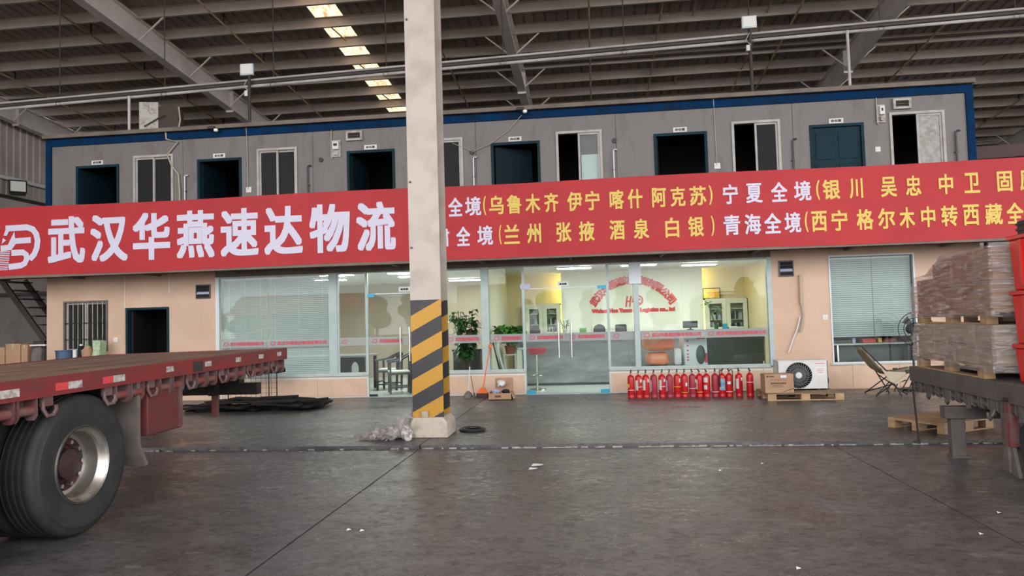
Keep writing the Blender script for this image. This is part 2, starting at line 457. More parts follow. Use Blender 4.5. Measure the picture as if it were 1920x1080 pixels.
mat('warm_led', (0.9, 0.8, 0.4), emit=(1.0, 0.78, 0.22), estr=5.0)
mat('grey_cable', (0.40, 0.36, 0.29), rough=0.6)
glass_mat('glass', (0.93, 0.97, 0.955))
glass_mat('frost', (0.80, 0.82, 0.82), haze=0.38, rough=0.3, hazecol=(0.62, 0.64, 0.63))

def skylight_mat():
    m = bpy.data.materials.new('aged_translucent_skylight'); m.use_nodes = True
    nt = m.node_tree; N = nt.nodes; L = nt.links; N.remove(N['Principled BSDF'])
    t = N.new('ShaderNodeBsdfTranslucent'); n = N.new('ShaderNodeTexNoise'); n.inputs['Scale'].default_value = 5; n.inputs['Detail'].default_value = 5
    g = N.new('ShaderNodeNewGeometry'); mp = N.new('ShaderNodeMapping'); mp.inputs['Scale'].default_value = (2.2, 0.5, 1)
    L.new(g.outputs['Position'], mp.inputs[0]); L.new(mp.outputs[0], n.inputs['Vector'])
    x = N.new('ShaderNodeMix'); x.data_type = 'RGBA'; x.inputs[6].default_value = (0.36, 0.29, 0.19, 1); x.inputs[7].default_value = (0.20, 0.10, 0.035, 1)
    r = N.new('ShaderNodeMapRange'); r.inputs['From Min'].default_value = 0.45; r.inputs['From Max'].default_value = 0.68
    L.new(n.outputs['Fac'], r.inputs['Value']); L.new(r.outputs[0], x.inputs[0]); L.new(x.outputs[2], t.inputs[0])
    L.new(t.outputs[0], N['Material Output'].inputs['Surface']); MATS['skylight'] = m
skylight_mat()

def film_mat(name='film', sc=(1.2, 1.2, 12.0), base=2.2, dif=(0.07, 0.55), glo=(0.05, 0.9), col=(0.62, 0.59, 0.56)):
    """stretch film: clear, with glossy tight wrinkles"""
    m = bpy.data.materials.new('stretch_' + name); m.use_nodes = True
    nt = m.node_tree; N = nt.nodes; L = nt.links; N.remove(N['Principled BSDF'])
    tc = N.new('ShaderNodeNewGeometry'); mp = N.new('ShaderNodeMapping'); mp.inputs['Scale'].default_value = sc; mp.inputs['Rotation'].default_value = (0.22, 0.12, 0)
    L.new(tc.outputs['Position'], mp.inputs[0])
    n = N.new('ShaderNodeTexNoise'); n.inputs['Scale'].default_value = base; n.inputs['Detail'].default_value = 8; n.inputs['Roughness'].default_value = 0.66; n.inputs['Distortion'].default_value = 0.7
    L.new(mp.outputs[0], n.inputs['Vector'])
    bp = N.new('ShaderNodeBump'); bp.inputs['Strength'].default_value = 1.0; bp.inputs['Distance'].default_value = 0.06
    L.new(n.outputs['Fac'], bp.inputs['Height'])
    gl = N.new('ShaderNodeBsdfGlossy'); gl.inputs['Roughness'].default_value = 0.16; gl.inputs['Color'].default_value = (1, 1, 1, 1)
    df = N.new('ShaderNodeBsdfDiffuse'); df.inputs['Color'].default_value = (*col, 1)  # pale diffuse streaks, part of the film's glints put into colour
    tr = N.new('ShaderNodeBsdfTransparent'); tr.inputs[0].default_value = (0.95, 0.93, 0.91, 1)
    L.new(bp.outputs[0], gl.inputs['Normal'])
    def rng(a, b_, c, d):
        r = N.new('ShaderNodeMapRange'); r.inputs['From Min'].default_value = a; r.inputs['From Max'].default_value = b_
        r.inputs['To Min'].default_value = c; r.inputs['To Max'].default_value = d
        L.new(n.outputs['Fac'], r.inputs['Value']); return r.outputs[0]
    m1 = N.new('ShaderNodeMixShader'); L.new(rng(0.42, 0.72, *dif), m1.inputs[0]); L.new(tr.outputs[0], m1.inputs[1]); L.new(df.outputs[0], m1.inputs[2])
    m2 = N.new('ShaderNodeMixShader'); L.new(rng(0.50, 0.62, *glo), m2.inputs[0]); L.new(m1.outputs[0], m2.inputs[1]); L.new(gl.outputs[0], m2.inputs[2])
    L.new(m2.outputs[0], N['Material Output'].inputs['Surface']); MATS[name] = m
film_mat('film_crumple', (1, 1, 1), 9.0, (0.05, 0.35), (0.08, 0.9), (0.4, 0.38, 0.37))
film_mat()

# ================================================================== STRUCTURE
def S(name, label, loc=(0, 0, 0)):
    return empty(name, loc, label=label, kind='structure')

# floor: two levels of concrete slabs with open joints, yard behind the camera
fl = S('floor', 'dark worn concrete shed floor cast in slabs with a low step')
JX = -2.235
for x0, x1 in ((-21.6, -8.24), (-8.228, JX - 0.008), (JX + 0.008, 2.70), (2.712, 40)):
    Box(x0, x1, -19, -6.25, -0.3, -0.04).build('slab', 'floor', fl)
for x0, x1 in ((-21.6, JX - 0.006), (JX + 0.006, 40)):
    Box(x0, x1, -6.2, 12, -0.3, 0.0).build('slab', 'floor', fl)
Box(-21.6, 40, 12, 31, -0.3, -0.001).build('slab', 'floor', fl)
Box(-21.6, 40, -19, 31, -0.5, -0.055).build('sub_base', 'rod_dark', fl)
mb = MB(); x = -12.0
while x < 9:
    w = rnd.uniform(0.02, 0.11)
    if rnd.random() < (0.62 if x > -2 else 0.25):
        a, b = rnd.uniform(0.0, 0.035), rnd.uniform(0.0, 0.035)
        mb.prism([(x, -6.25 + a * 0.5), (x + w, -6.25 + b * 0.5), (x + w, -6.20 - rnd.uniform(0, .02)), (x, -6.20 - rnd.uniform(0, .02))], -0.06, -0.024 - rnd.uniform(0, .012), 'z')
    x += w
mb.build('broken_edge', 'debris', fl, smooth=False, kind='stuff')
Box(-80, 120, -120, -19, -0.4, -0.06).build('yard', 'asphalt', fl)
Box(40, 120, -19, 60, -0.4, -0.06).build('yard', 'asphalt', fl)

# facade of the ground floor
wf = S('wall_front', 'beige panelled ground floor wall of the office block')
W1 = (-11.86, -10.80, 1.12, 2.26); DO = (-10.37, -9.35, 0.0, 2.066)
wall_holes(MB(), -12.28, -8.27, 0, 2.8, 0.0, 0.10, [W1, DO]).build('wall_panel', 'beige', wf)
for a, b in ((-10.388, 2.07), (-9.34, 2.36)):
    Box(a - 0.012, a + 0.012, -0.012, 0.004, b, 2.8).build('seam_strip', 'lightframe', wf)
wall_holes(MB(), 3.55, 7.53, 0, 2.8, 0.0, 0.10, [(4.66, 6.29, 0.50, 2.655)]).build('wall_panel', 'beige', wf)
Box(-8.27, 3.55, 0.0, 0.12, 2.675, 2.8).build('lintel', 'soffit', wf)
Box(-12.28, -12.18, 0.1, 6.0, 0, 2.8).build('end_wall', 'beige', wf)
Box(7.43, 7.53, 0.1, 6.0, 0, 2.8).build('end_wall', 'beige', wf)
for a, b, n in ((-8.19, -4.86, 3), (-3.2, -1.48, 2), (0.26, 3.5, 3)):
    Box(a, b, 0.02, 0.12, 0, 0.455).build('low_wall', 'lightframe', wf)
    Box(a - 0.01, b + 0.01, -0.02, 0.15, 0.455, 0.495).build('sill', 'sill', wf, bevel=0.004)
    w = (b - a - 0.06) / n
    for i in range(n):
        Box(a + 0.03 + i * w + 0.003, a + 0.03 + (i + 1) * w - 0.003, 0.008, 0.03, 0.03, 0.40).build('wall_panel', 'peach', wf)
for a, b in ((3.56, 4.33), (4.34, 5.02), (5.03, 5.9), (5.91, 6.7)):
    Box(a, b, -0.008, 0.004, 0.02, 0.47 if a > 4.6 else 0.42).build('wall_panel', 'peach', wf)
Box(4.62, 6.4, -0.03, 0.1, 0.475, 0.502).build('sill', 'sill', wf)

# ground floor rooms
wo = S('wall_recess', 'yellow recessed rear wall of the reception behind the feature wall')
w_f = S('floor_office', 'pale polished floor of the ground floor offices')
w_c = S('ceiling_office', 'white ceiling of the ground floor offices')
w_m = S('wall_meeting', 'beige rear wall of the meeting room')
w_p = [S('wall_partition', 'office partition wall, %s' % q) for q in ('left end of the meeting room', 'between meeting room and reception', 'right end of the reception')]
w_t = S('wall_feature', 'pale greenish feature wall carrying the red sign')
w_r = S('wall_rear', 'rear wall of the right hand office')
Box(-12.18, 7.43, 0.1, 6.0, -0.005, 0.004).build('room_floor', 'office_floor', w_f)
Box(-12.28, 7.53, 0.12, 6.2, 2.74, 2.8).build('room_ceiling', 'office_ceiling', w_c)
Box(-12.28, -2.3, 5.9, 6.0, 0, 2.74).build('room_back', 'meeting_wall', w_m)
Box(-8.36, -8.28, 0.1, 5.9, 0, 2.74).build('partition', 'meeting_wall', w_p[0])
Box(-2.36, -2.30, 0.12, 5.9, 0, 2.74).build('partition', 'cream', w_p[1])
Box(-2.375, -2.362, 0.14, 5.9, 0, 2.74).build('partition_lining', 'meeting_wall', w_p[1])
Box(-2.30, 3.86, 4.0, 4.1, 0, 2.74).build('room_back', 'yellow_wall', wo)
Box(3.80, 3.88, 0.12, 4.0, 0, 2.74).build('partition', 'yellow_wall', w_p[2])
Box(3.88, 7.43, 4.2, 4.3, 0, 2.74).build('room_back', 'meeting_wall', w_r)
Box(-0.85, 2.70, 3.60, 3.72, 0, 2.74).build('feature_wall', 'wall_panel', w_t)
for x in (-0.84, 2.66):
    Box(x, x + 0.03, 3.74, 3.77, 0.1, 2.7).build('light_strip', 'warm_led', w_t, label='warm glowing light strip behind the panel edge')
for x in (-0.10, 0.70, 1.45, 2.2):
    Box(x - 0.004, x + 0.004, 3.594, 3.602, 0, 2.74).build('joint_strip', 'cream', w_t)
# black lining added inside the left room, giving door and window a shaded interior
w_s = S('wall_store_shade', 'black lining added as shade inside the left store room')
Box(-12.18, -8.36, 0.13, 3.2, 0.004, 0.008).build('room_floor', 'room_shade', w_s)
Box(-12.18, -8.36, 0.13, 3.2, 2.72, 2.738).build('room_ceiling', 'room_shade', w_s)
Box(-12.178, -12.16, 0.13, 3.2, 0.01, 2.72).build('room_side', 'room_shade', w_s)
Box(-8.38, -8.362, 0.13, 3.2, 0.01, 2.72).build('room_side', 'room_shade', w_s)
Box(-12.18, -8.36, 3.2, 3.3, 0, 2.74).build('room_back', 'room_shade', w_s)

# ------------------------------------------------------------------ windows and doors of the ground floor
w1 = S('window_1', 'barred window with security grille in the beige wall')
frame(MB(), -11.86, -10.80, 1.12, 2.26, -0.03, 0.09, 0.035).build('window_frame', 'rubber_grey', w1)
frame(MB(), -11.82, -11.34, 1.15, 2.22, 0.03, 0.06, 0.04).build('sash', 'upvc', w1)
frame(MB(), -11.36, -10.84, 1.15, 2.22, 0.05, 0.08, 0.04).build('sash', 'upvc', w1)
Box(-11.78, -11.38, 0.042, 0.048, 1.19, 2.18).build('pane', 'glass', w1)
Box(-11.32, -10.88, 0.062, 0.068, 1.19, 2.18).build('pane', 'glass', w1)
for i in range(1, 9):
    x = -11.86 + i * 1.06 / 9
    MB().cyl((x, -0.02, 1.13), (x, -0.02, 2.25), 0.009, n=6).build('grille_bar', 'upvc', w1)
for z in (1.40, 1.76):
    MB().cyl((-11.85, -0.02, z), (-10.81, -0.02, z), 0.011, n=6).build('grille_rail', 'dark_steel', w1)

d1 = S('door_1', 'open dark doorway with blue-grey steel frame in the beige wall')
frame(MB(), *DO, -0.02, 0.11, 0.05, False).build('door_frame', 'teal', d1)
Box(-10.32, -10.28, 0.12, 1.0, 0.01, 2.01).build('door_leaf', 'black', d1)  # leaf coloured black to pass for the doorway's shade
MB().cyl((-10.27, 0.85, 1.0), (-10.23, 0.85, 1.0), 0.012).build('door_handle', 'steel', d1)

TXT = '武汉华燕速达物流有限公司'
def frosted(parent, x0, x1, y=0.035, marks=None):
    za = 1.285 - 0.004 * (x0 + 8); zb = za - 0.17
    Box(x0, x1, y, y + 0.002, zb, za).build('frosted_strip', 'frost', parent, smooth=False)
    t = MB(); L = x1 - x0
    n = max(1, round(L / 1.45)); w = L / n
    for i in range(n):
        a = x0 + i * w + 0.06
        stroke(t, [(a + 0.02, zb + 0.05), (a + 0.05, zb + 0.12), (a + 0.12, zb + 0.12), (a + 0.13, zb + 0.08), (a + 0.10, zb + 0.05), (a + 0.05, zb + 0.05)], 0.016, y - 0.0015, 0.001)
        if L > 0.7:
            put_text(t, TXT, a + 0.18, a + w - 0.12, zb + 0.045, zb + 0.125, y - 0.002, 0.006)
    t.build('strip_lettering', 'print_red', parent, smooth=False)

def shop_window(n, label, x0, x1, panes, z0=0.495, z1=2.675):
    w = S('window_%d' % n, label)
    frame(MB(), x0, x1, z0, z1, 0.02, 0.08, 0.035).build('window_frame', 'alu', w)
    for a, b in panes:
        Box(a, b, 0.045, 0.053, z0 + 0.03, z1 - 0.03).build('pane', 'glass', w, smooth=False)
        frosted(w, a, b)
    return w
w2 = shop_window(2, 'wide shop window with closed pale venetian blinds left of the meeting room door', -8.27, -5.52, [(-8.19, -7.13), (-7.12, -5.71)])
Box(-5.70, -5.52, 0.0, 0.11, 0.47, 2.675).build('mullion', 'alu', w2)
Box(-8.27, -8.19, 0.0, 0.11, 0.47, 2.675).build('mullion', 'alu_white', w2)
def blind(w, x0, x1, z0, z1, y, pitch=0.042):
    m = MB(); z = z0
    while z < z1:
        m.add([(x0, y - 0.010, z), (x1, y - 0.010, z), (x1, y + 0.012, z + pitch * 0.86), (x0, y + 0.012, z + pitch * 0.86)], [(0, 1, 2, 3)])
        z += pitch
    m.build('blind_slats', 'blind', w, smooth=False, kind='stuff')
    for x in (x0 + 0.15, (x0 + x1) / 2, x1 - 0.15):
        MB().cyl((x, y - 0.012, z0), (x, y - 0.012, z1), 0.004, n=4).build('blind_cord', 'alu_white', w)
    Box(x0, x1, y - 0.015, y + 0.015, z1, z1 + 0.03).build('blind_headrail', 'alu_white', w)
blind(w2, -8.17, -7.14, 0.53, 2.60, 0.16); blind(w2, -7.12, -5.74, 0.53, 2.60, 0.16)
w3 = shop_window(3, 'clear shop window beside the meeting room door', -5.52, -4.86, [(-5.51, -4.87)])
w4 = shop_window(4, 'shop window with plants behind it between the two glass doors', -3.2, -1.48, [(-3.19, -2.39), (-2.21, -1.49)])
Box(-2.38, -2.22, -0.01, 0.11, 0.47, 2.675).build('mullion', 'alu', w4)
Box(-3.22, -3.14, 0.0, 0.11, 0.47, 2.675).build('mullion', 'alu', w4)
w5 = shop_window(5, 'reception shop window above the row of fire extinguishers', 0.26, 3.55, [(0.28, 0.79), (0.9, 3.47)])
Box(0.79, 0.90, -0.01, 0.11, 0.47, 2.675).build('mullion', 'alu', w5)
Box(0.71, 0.96, -0.04, 0.14, 2.22, 2.66).build('mullion_box', 'alu_white', w5, bevel=0.006)
Box(3.46, 3.55, -0.02, 0.11, 0.47, 2.675).build('mullion', 'alu', w5)
def glass_door(n, label, x0, x1, xm, handles):
    d = S('door_%d' % n, label)
    frame(MB(), x0, x1, 0.0, 2.675, 0.02, 0.08, 0.02, False).build('door_frame', 'alu', d)
    Box(x0, x1, 0.03, 0.07, 2.185, 2.205).build('transom', 'alu_white', d)
    Box(x0 + 0.02, x1 - 0.02, 0.045, 0.053, 2.21, 2.66).build('transom_pane', 'glass', d, smooth=False)
    for a, b in ((x0 + 0.02, xm - 0.004), (xm + 0.004, x1 - 0.02)):
        lf = Box(a, b, 0.04, 0.052, 0.02, 2.18).build('door_leaf', 'glass', d, smooth=False)
        frosted(d, a, b)
    for hx in handles:
        h = MB().cyl((hx, -0.03, 0.75), (hx, -0.03, 1.47), 0.016, n=10)
        for z in (0.9, 1.32): h.cyl((hx, -0.03, z), (hx, 0.045, z), 0.009, n=6)
        h.build('door_handle', 'steel', d)
    Box(x0, x1, -0.04, 0.12, -0.002, 0.012).build('threshold', 'alu', d)
    return d
d2 = glass_door(2, 'double glass door of the meeting room behind the striped column', -4.86, -3.2, -4.03, (-4.13, -3.93))
Box(-4.83, -4.66, 0.0, 0.06, 0.012, 0.06).build('floor_hinge', 'black', d2)
d3 = glass_door(3, 'double glass entrance door of the reception with steel bar handles', -1.48, 0.26, -0.62, (-0.77, -0.51))
for x in (-1.46, 0.06):
    Box(x, x + 0.18, -0.01, 0.075, 0.012, 0.075).build('hinge_cover', 'cyan', d3, label='bright blue protective film left on the bottom hinge', bevel=0.006)
w6 = S('window_6', 'office window with pale blinds on the right of the air conditioner')
frame(MB(), 4.66, 6.29, 0.50, 2.655, -0.015, 0.08, 0.03).build('window_frame', 'alu_white', w6)
Box(4.69, 6.26, 0.045, 0.053, 0.53, 2.63).build('pane', 'glass', w6, smooth=False)
blind(w6, 4.70, 5.52, 1.02, 2.58, 0.14); blind(w6, 5.53, 6.26, 1.02, 2.58, 0.14)

# ------------------------------------------------------------------ upper floor: sandwich panel cabins
wu = S('wall_upper', 'grey panel wall of the upper row of cabins')
UD = [(-11.56, -10.52), (-8.66, -7.63), (-5.23, -4.17), (-2.08, -1.04), (1.32, 2.40), (4.42, 5.47)]
UW = [(-10.17, -9.22), (-7.27, -6.35), (-3.64, -2.68), (-0.70, 0.26), (2.89, 3.85), (5.96, 7.0)]
DT, WT, WB = 5.31, 5.47, 4.02
holes = [(a, b, 2.86, DT) for a, b in UD] + [(a, b, WB, WT) for a, b in UW]
seams = [-12.28, -9.0, -6.0, -2.4, 0.55, 4.1, 7.54]
for a, b in zip(seams, seams[1:]):
    wall_holes(MB(), a + 0.004, b - 0.004, 2.84, 5.80, 0.0, 0.08, [h for h in holes if a < h[0] < b]).build('wall_panel', 'cladding', wu)
Box(-12.28, 7.54, 0.03, 0.06, 5.5, 5.80).build('wall_lining', 'cladding', wu)
Box(-12.28, 7.54, 3.1, 3.2, 2.84, 5.8).build('back_wall', 'room_shade', wu)
Box(-12.28, 7.54, 0.08, 3.2, 2.80, 2.85).build('cabin_floor', 'room_shade', wu)
Box(-12.28, 7.54, 0.08, 3.2, 5.76, 5.82).build('cabin_ceiling', 'room_shade', wu)
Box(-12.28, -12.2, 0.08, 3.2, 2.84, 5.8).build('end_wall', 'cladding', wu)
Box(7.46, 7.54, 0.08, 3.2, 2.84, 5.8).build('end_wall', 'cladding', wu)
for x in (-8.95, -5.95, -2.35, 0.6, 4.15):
    Box(x, x + 0.06, 0.08, 3.1, 2.85, 5.76).build('cabin_partition', 'room_shade', wu)
t1 = S('trim_1', 'blue steel edge trim around the upper cabins')
Box(-12.29, 7.55, -0.035, 0.06, 5.785, 5.945).build('top_rail', 'blue', t1)
Box(-12.29, -12.15, -0.035, 0.10, 2.86, 5.785).build('corner_post', 'blue', t1)
Box(7.41, 7.55, -0.035, 0.10, 2.86, 5.785).build('corner_post', 'blue', t1)
t2 = S('trim_2', 'low brown roof of the cabin row')
MB().prism([(-0.14, 5.95), (3.3, 6.22), (3.3, 6.26), (-0.14, 6.035)], -12.3, 7.56, 'x').build('cabin_roof', 'roof_edge', t2)
t3 = S('trim_3', 'walkway deck in front of the upper cabins')
Box(-13.6, 8.7, -0.98, -0.001, 2.80, 2.86).build('walkway_deck', 'soffit', t3)
Box(-13.6, 8.7, -0.99, -0.94, 2.74, 2.86).build('edge_channel', 'soffit', t3)
x = -13.2
while x < 8.7:
    Box(x - 0.03, x + 0.03, -0.94, -0.002, 2.745, 2.80).build('joist', 'soffit', t3)
    MB().cyl((x, -0.95, 2.86), (x, -0.95, 4.1), 0.02, n=6).build('rail_post', 'dark_steel', t3)
    x += 1.82
Box(-13.5, 8.6, -0.97, -0.93, 4.06, 4.1).build('hand_rail', 'dark_steel', t3)

DL = ['leftmost', 'second', 'third', 'fourth', 'fifth', 'rightmost']
for i, (a, b) in enumerate(UD):
    d = S('door_%d' % (4 + i), ['%s upper cabin door with teal frame, standing open', '%s upper cabin door with teal frame, standing open and dark',
        '%s upper cabin door with teal frame, beside the striped column', '%s upper cabin door, dark teal leaf ajar', '%s upper cabin door, open on dark bunks', '%s upper cabin door, closed teal panelled leaf'][i] % DL[i])
    frame(MB(), a, b, 2.86, DT, -0.02, 0.09, 0.055, False).build('door_frame', 'teal', d)
    if i == 5:
        Box(a + 0.06, b - 0.06, 0.03, 0.07, 2.87, DT - 0.06).build('door_leaf', 'teal', d)
        for z0, z1 in ((3.0, 3.8), (3.9, 4.5), (4.6, 5.15)):
            for u in (0.12, 0.56):
                Box(a + u, a + u + 0.37, 0.018, 0.035, z0, z1).build('leaf_panel', 'teal', d, bevel=0.008)
        MB().cyl((b - 0.12, 0.03, 3.9), (b - 0.12, -0.03, 3.9), 0.015).build('door_handle', 'steel', d)
    else:
        ang = (80, 86, 84, 35, 84)[i]
        hx = a + 0.07
        M4 = Matrix.Translation((hx, 0.09, 0)) @ Matrix.Rotation(R(ang), 4, 'Z')
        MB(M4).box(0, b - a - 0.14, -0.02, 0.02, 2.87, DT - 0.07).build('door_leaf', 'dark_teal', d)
        MB(M4).cyl((b - a - 0.22, -0.02, 3.9), (b - a - 0.22, -0.06, 3.9), 0.014).build('door_handle', 'steel', d)
    pl = Box((a + b) / 2 - 0.14, (a + b) / 2 + 0.14, -0.015, 0.0, DT + 0.01, DT + 0.11).build('name_plate', 'paper' if i in (1, 2) else 'lightframe', d)
    put_text(MB(), '办公室', (a + b) / 2 - 0.10, (a + b) / 2 + 0.10, DT + 0.035, DT + 0.09, -0.017, 0.006).build('plate_lettering', 'black', pl, smooth=False)
WL = ['both sashes closed on dark curtains', 'both sashes closed and dark', 'half hidden by the column', 'left half open, pale cyan cloth behind the right pane',
      'left half slid open', 'right half backed with crumpled foil']
for i, (a, b) in enumerate(UW):
    w = S('window_%d' % (7 + i), 'white framed sliding window of the upper cabins, %s' % WL[i])
    frame(MB(), a, b, WB, WT, -0.03, 0.09, 0.05).build('window_frame', 'upvc', w)
    c = (a + b) / 2
    def sash(x0, x1, y, m='dark_glass'):
        frame(MB(), x0, x1, WB + 0.05, WT - 0.05, y, y + 0.03, 0.04).build('sash', 'upvc', w)
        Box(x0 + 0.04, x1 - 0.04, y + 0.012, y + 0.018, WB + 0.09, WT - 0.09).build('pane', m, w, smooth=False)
    if i in (0, 1):
        sash(a + 0.05, c + 0.02, 0.0); sash(c - 0.02, b - 0.05, 0.035)
        if i == 0: Box(c + 0.03, b - 0.09, 0.09, 0.10, WB + 0.09, WT - 0.09).build('curtain', 'curtain', w)
    elif i == 5:
        sash(c + 0.0, b - 0.05, 0.0, 'foil')
    elif i == 3:
        sash(c - 0.02, b - 0.05, 0.0, 'glass')
        Box(c + 0.04, b - 0.08, 0.10, 0.11, WB, 4.98).build('hung_cloth', 'alu', w, label='pale cyan cloth behind the pane')
        Box(c + 0.04, b - 0.08, 0.12, 0.13, WB, WT).build('curtain', 'curtain', w)
    else:
        sash(c - 0.02, b - 0.05, 0.0)

# ------------------------------------------------------------------ shed: roof, rafters, purlins, walls
ce = S('ceiling', 'underside of the steel shed roof with purlins and rafters')
SL = 0.0768
def zr(y): return 11.5 - SL * (y + 5.5)
Y0, Y1, XL, XR = -19.0, 30.6, -21.7, 40.0
# trapezoidal roof sheet, open where the skylights sit
SKX = (-7.93, -7.08)
def sheet(x0, x1, name='roof_sheet', m='roof_sheet'):
    mb = MB(); xs = []; x = x0
    while x < x1 - 1e-6:
        for dx, dz in ((0, 0.0), (0.22, 0.0), (0.25, 0.035), (0.30, 0.035)):
            if x + dx <= x1: xs.append((x + dx, dz))
        x += 0.33
    xs.append((x1, 0.0))
    vs = [(p, y, zr(y) + dz) for y in (Y0, Y1) for p, dz in xs]; n = len(xs)
    mb.add(vs, [(i, i + 1, n + i + 1, n + i) for i in range(n - 1)])
    return mb.build(name, m, ce, smooth=False)
sheet(XL, SKX[0]); sheet(SKX[1], XR)
for y in [5.33 + 1.3 * k for k in range(-18, 20)]:
    if y - 1.3 < Y0 or y > Y1: continue
    on = 3.0 < y < 18
    n = 8; vs = []
    for yy in (y - 1.3, y):
        for i in range(n + 1):
            vs.append((SKX[0] + (SKX[1] - SKX[0]) * i / n, yy, zr(yy) + (0.02 if i % 2 else 0.0)))
    MB().add(vs, [(i, i + 1, n + 2 + i, n + 1 + i) for i in range(n)]).build('skylight_panel' if on else 'roof_sheet', 'skylight' if on else 'roof_sheet', ce, smooth=False)
PY = [5.33 + 1.3 * k for k in range(-5, 20)]
for y in PY:
    z = zr(y); h = 0.30; t = 0.012
    poly = [(y - 0.075, z - 0.005), (y + t, z - 0.005), (y + t, z - h - t), (y - 0.075, z - h - t), (y - 0.075, z - h + 0.028), (y - 0.075 + t, z - h + 0.028), (y - 0.075 + t, z - h), (y, z - h), (y, z - 0.018), (y - 0.075, z - 0.018)]
    MB().prism(poly, XL, XR, 'x').build('purlin', 'purlin', ce, smooth=False)
for x in (-21.1, -12.75, -2.24, 8.45, 19.0, 29.6):
    rf = MB()
    for y0, y1 in ((-5.3, 0.5), (0.5, 9.4), (9.4, Y1)):
        d0, d1 = 0.98, 0.98
        for (u0, u1, a, b) in ((-0.14, 0.14, -d0 - 0.0, -d0 + 0.025), (-0.008, 0.008, -d0, -0.29), (-0.13, 0.13, -0.31, -0.285)):
            rf.add([(x + u0, y0, zr(y0) + a), (x + u1, y0, zr(y0) + a), (x + u1, y0, zr(y0) + b), (x + u0, y0, zr(y0) + b),
                    (x + u0, y1, zr(y1) + a), (x + u1, y1, zr(y1) + a), (x + u1, y1, zr(y1) + b), (x + u0, y1, zr(y1) + b)],
                   [(0, 1, 2, 3), (7, 6, 5, 4), (0, 4, 5, 1), (1, 5, 6, 2), (2, 6, 7, 3), (3, 7, 4, 0)])
        yj = y1
        rf.add([(x - 0.14, yj, zr(yj) - 1.05), (x + 0.14, yj, zr(yj) - 1.05), (x + 0.14, yj, zr(yj) - 0.28), (x - 0.14, yj, zr(yj) - 0.28)], [(0, 1, 2, 3)])
    rf.build('rafter', 'rafter', ce, smooth=False)
    for k, y in enumerate(PY):
        if y < -1 or k % 2: continue
        for s in (-1, 1):
            if not (-22 < x + s < 26): continue
            MB().bar((x + s * 0.05, y, zr(y) - 0.95), (x + s * 0.85, y, zr(y) - 0.28), 0.04).build('knee_brace', 'rafter', ce, smooth=False)
for bay in (-21.1, -12.75, -2.24, 8.45):
    bw = {-21.1: 8.35, -12.75: 10.5, -2.24: 10.7, 8.45: 10.55}[bay]
    for f in (0.22, 0.5, 0.78):
        x = bay + bw * f
        if f != 0.5:
            MB().cyl((x, 0.5, zr(0.5) - 0.345), (x, 27, zr(27) - 0.345), 0.030, n=5).build('sag_rod', 'rod', ce, smooth=False)
        for k in range(4, len(PY) - 3):
            y = PY[k]
            if f == 0.5 and k % 2:
                MB().cyl((x, y + 0.03, zr(y) - 0.27), (x + 0.05, y + 1.25, zr(y + 1.3) - 0.12), 0.024, n=5, caps=False).build('sag_rod', 'rod', ce, smooth=False)
            elif f != 0.5 and k % 2 == 0:
                MB().cyl((x, y + 0.6, zr(y) - 0.04), (x, y + 0.6, zr(y) - 0.36), 0.024, n=5).build('hanger', 'rod_dark', ce, smooth=False)
MB().cyl((XL, 9.0, 10.13), (XR, 9.0, 10.22), 0.035, n=8).build('roof_pipe', 'rod_dark', ce)
for x in (1.9, 5.0):
    MB().cyl((x + 0.3, 1.5, zr(1.5) - 0.1), (x + 0.3, 16, zr(16) - 0.35), 0.03, n=6).build('roof_pipe', 'rod', ce)

wl = S('wall_left', 'corrugated left gable wall of the shed')
mb = MB(); pts = []; y = -19.0
while y < 30:
    for dy, dx in ((0, 0), (0.20, 0), (0.23, 0.045), (0.30, 0.045), (0.33, 0)): pts.append((y + dy, dx))
    y += 0.33
n = len(pts)
mb.add([(-21.65 + dx, y, 6.75) for y, dx in pts] + [(-21.65 + dx, y, zr(y) - 0.1) for y, dx in pts], [(i, i + 1, n + i + 1, n + i) for i in range(n - 1)])
mb.build('corrugated_sheet', 'shed_wall', wl, smooth=False)
Box(-22.0, -21.68, -19, 30, -0.1, 6.72).build('masonry_base', 'shed_wall', wl)
MB().cyl((-21.48, -18.5, 7.33), (-21.48, 29, 7.43), 0.075, n=8).build('wall_pipe', 'white_plastic', wl)
Box(-22, -21.6, -19, 30, 6.66, 6.78).build('ledge', 'rod_dark', wl)
wb = S('wall_back', 'pale rear wall of the shed beyond the cabins')
Box(XL, XR, 30.6, 30.8, -0.1, 9.0).build('rear_cladding', 'shed_wall', wb)
ws = S('wall_side', 'grey side wall behind the stairs')
Box(-21.6, -13.3, 3.2, 3.35, 0, 2.62).build('side_wall', 'cladding', ws)
Box(-21.6, -13.3, 3.05, 3.35, 2.62, 2.70).build('coping', 'rod_dark', ws)

# steel column with plinth
co = S('trim_4', 'light grey steel column with black and yellow hazard stripes on a painted block')
MB().box(-2.475, -2.055, -5.58, -5.555, 0.26, 10.6).box(-2.475, -2.055, -5.15, -5.125, 0.26, 10.6).box(-2.275, -2.255, -5.555, -5.15, 0.26, 10.6).build('column_shaft', 'column', co, smooth=False)
pr = [(-2.46, 0.27), (-2.06, 0.27), (-2.0, 0.2), (-1.99, 0.0), (-2.51, 0.0), (-2.50, 0.2)]
MB().prism(pr, -5.64, -5.08, 'y').build('concrete_plinth', 'plinth', co, bevel=0.015)
for z in (2.55, 3.45, 5.7, 6.1):
    MB().cyl((-2.44, -5.60, z), (-2.44, -5.57, z), 0.014, n=6).build('bolt', 'dark_steel', co)
tag(Box(-2.345, -2.255, -5.635, -5.585, 0.27, 0.355).build('block', 'carton_pale', bevel=0.004), 'small pale wooden block sitting on the column plinth', 'block')

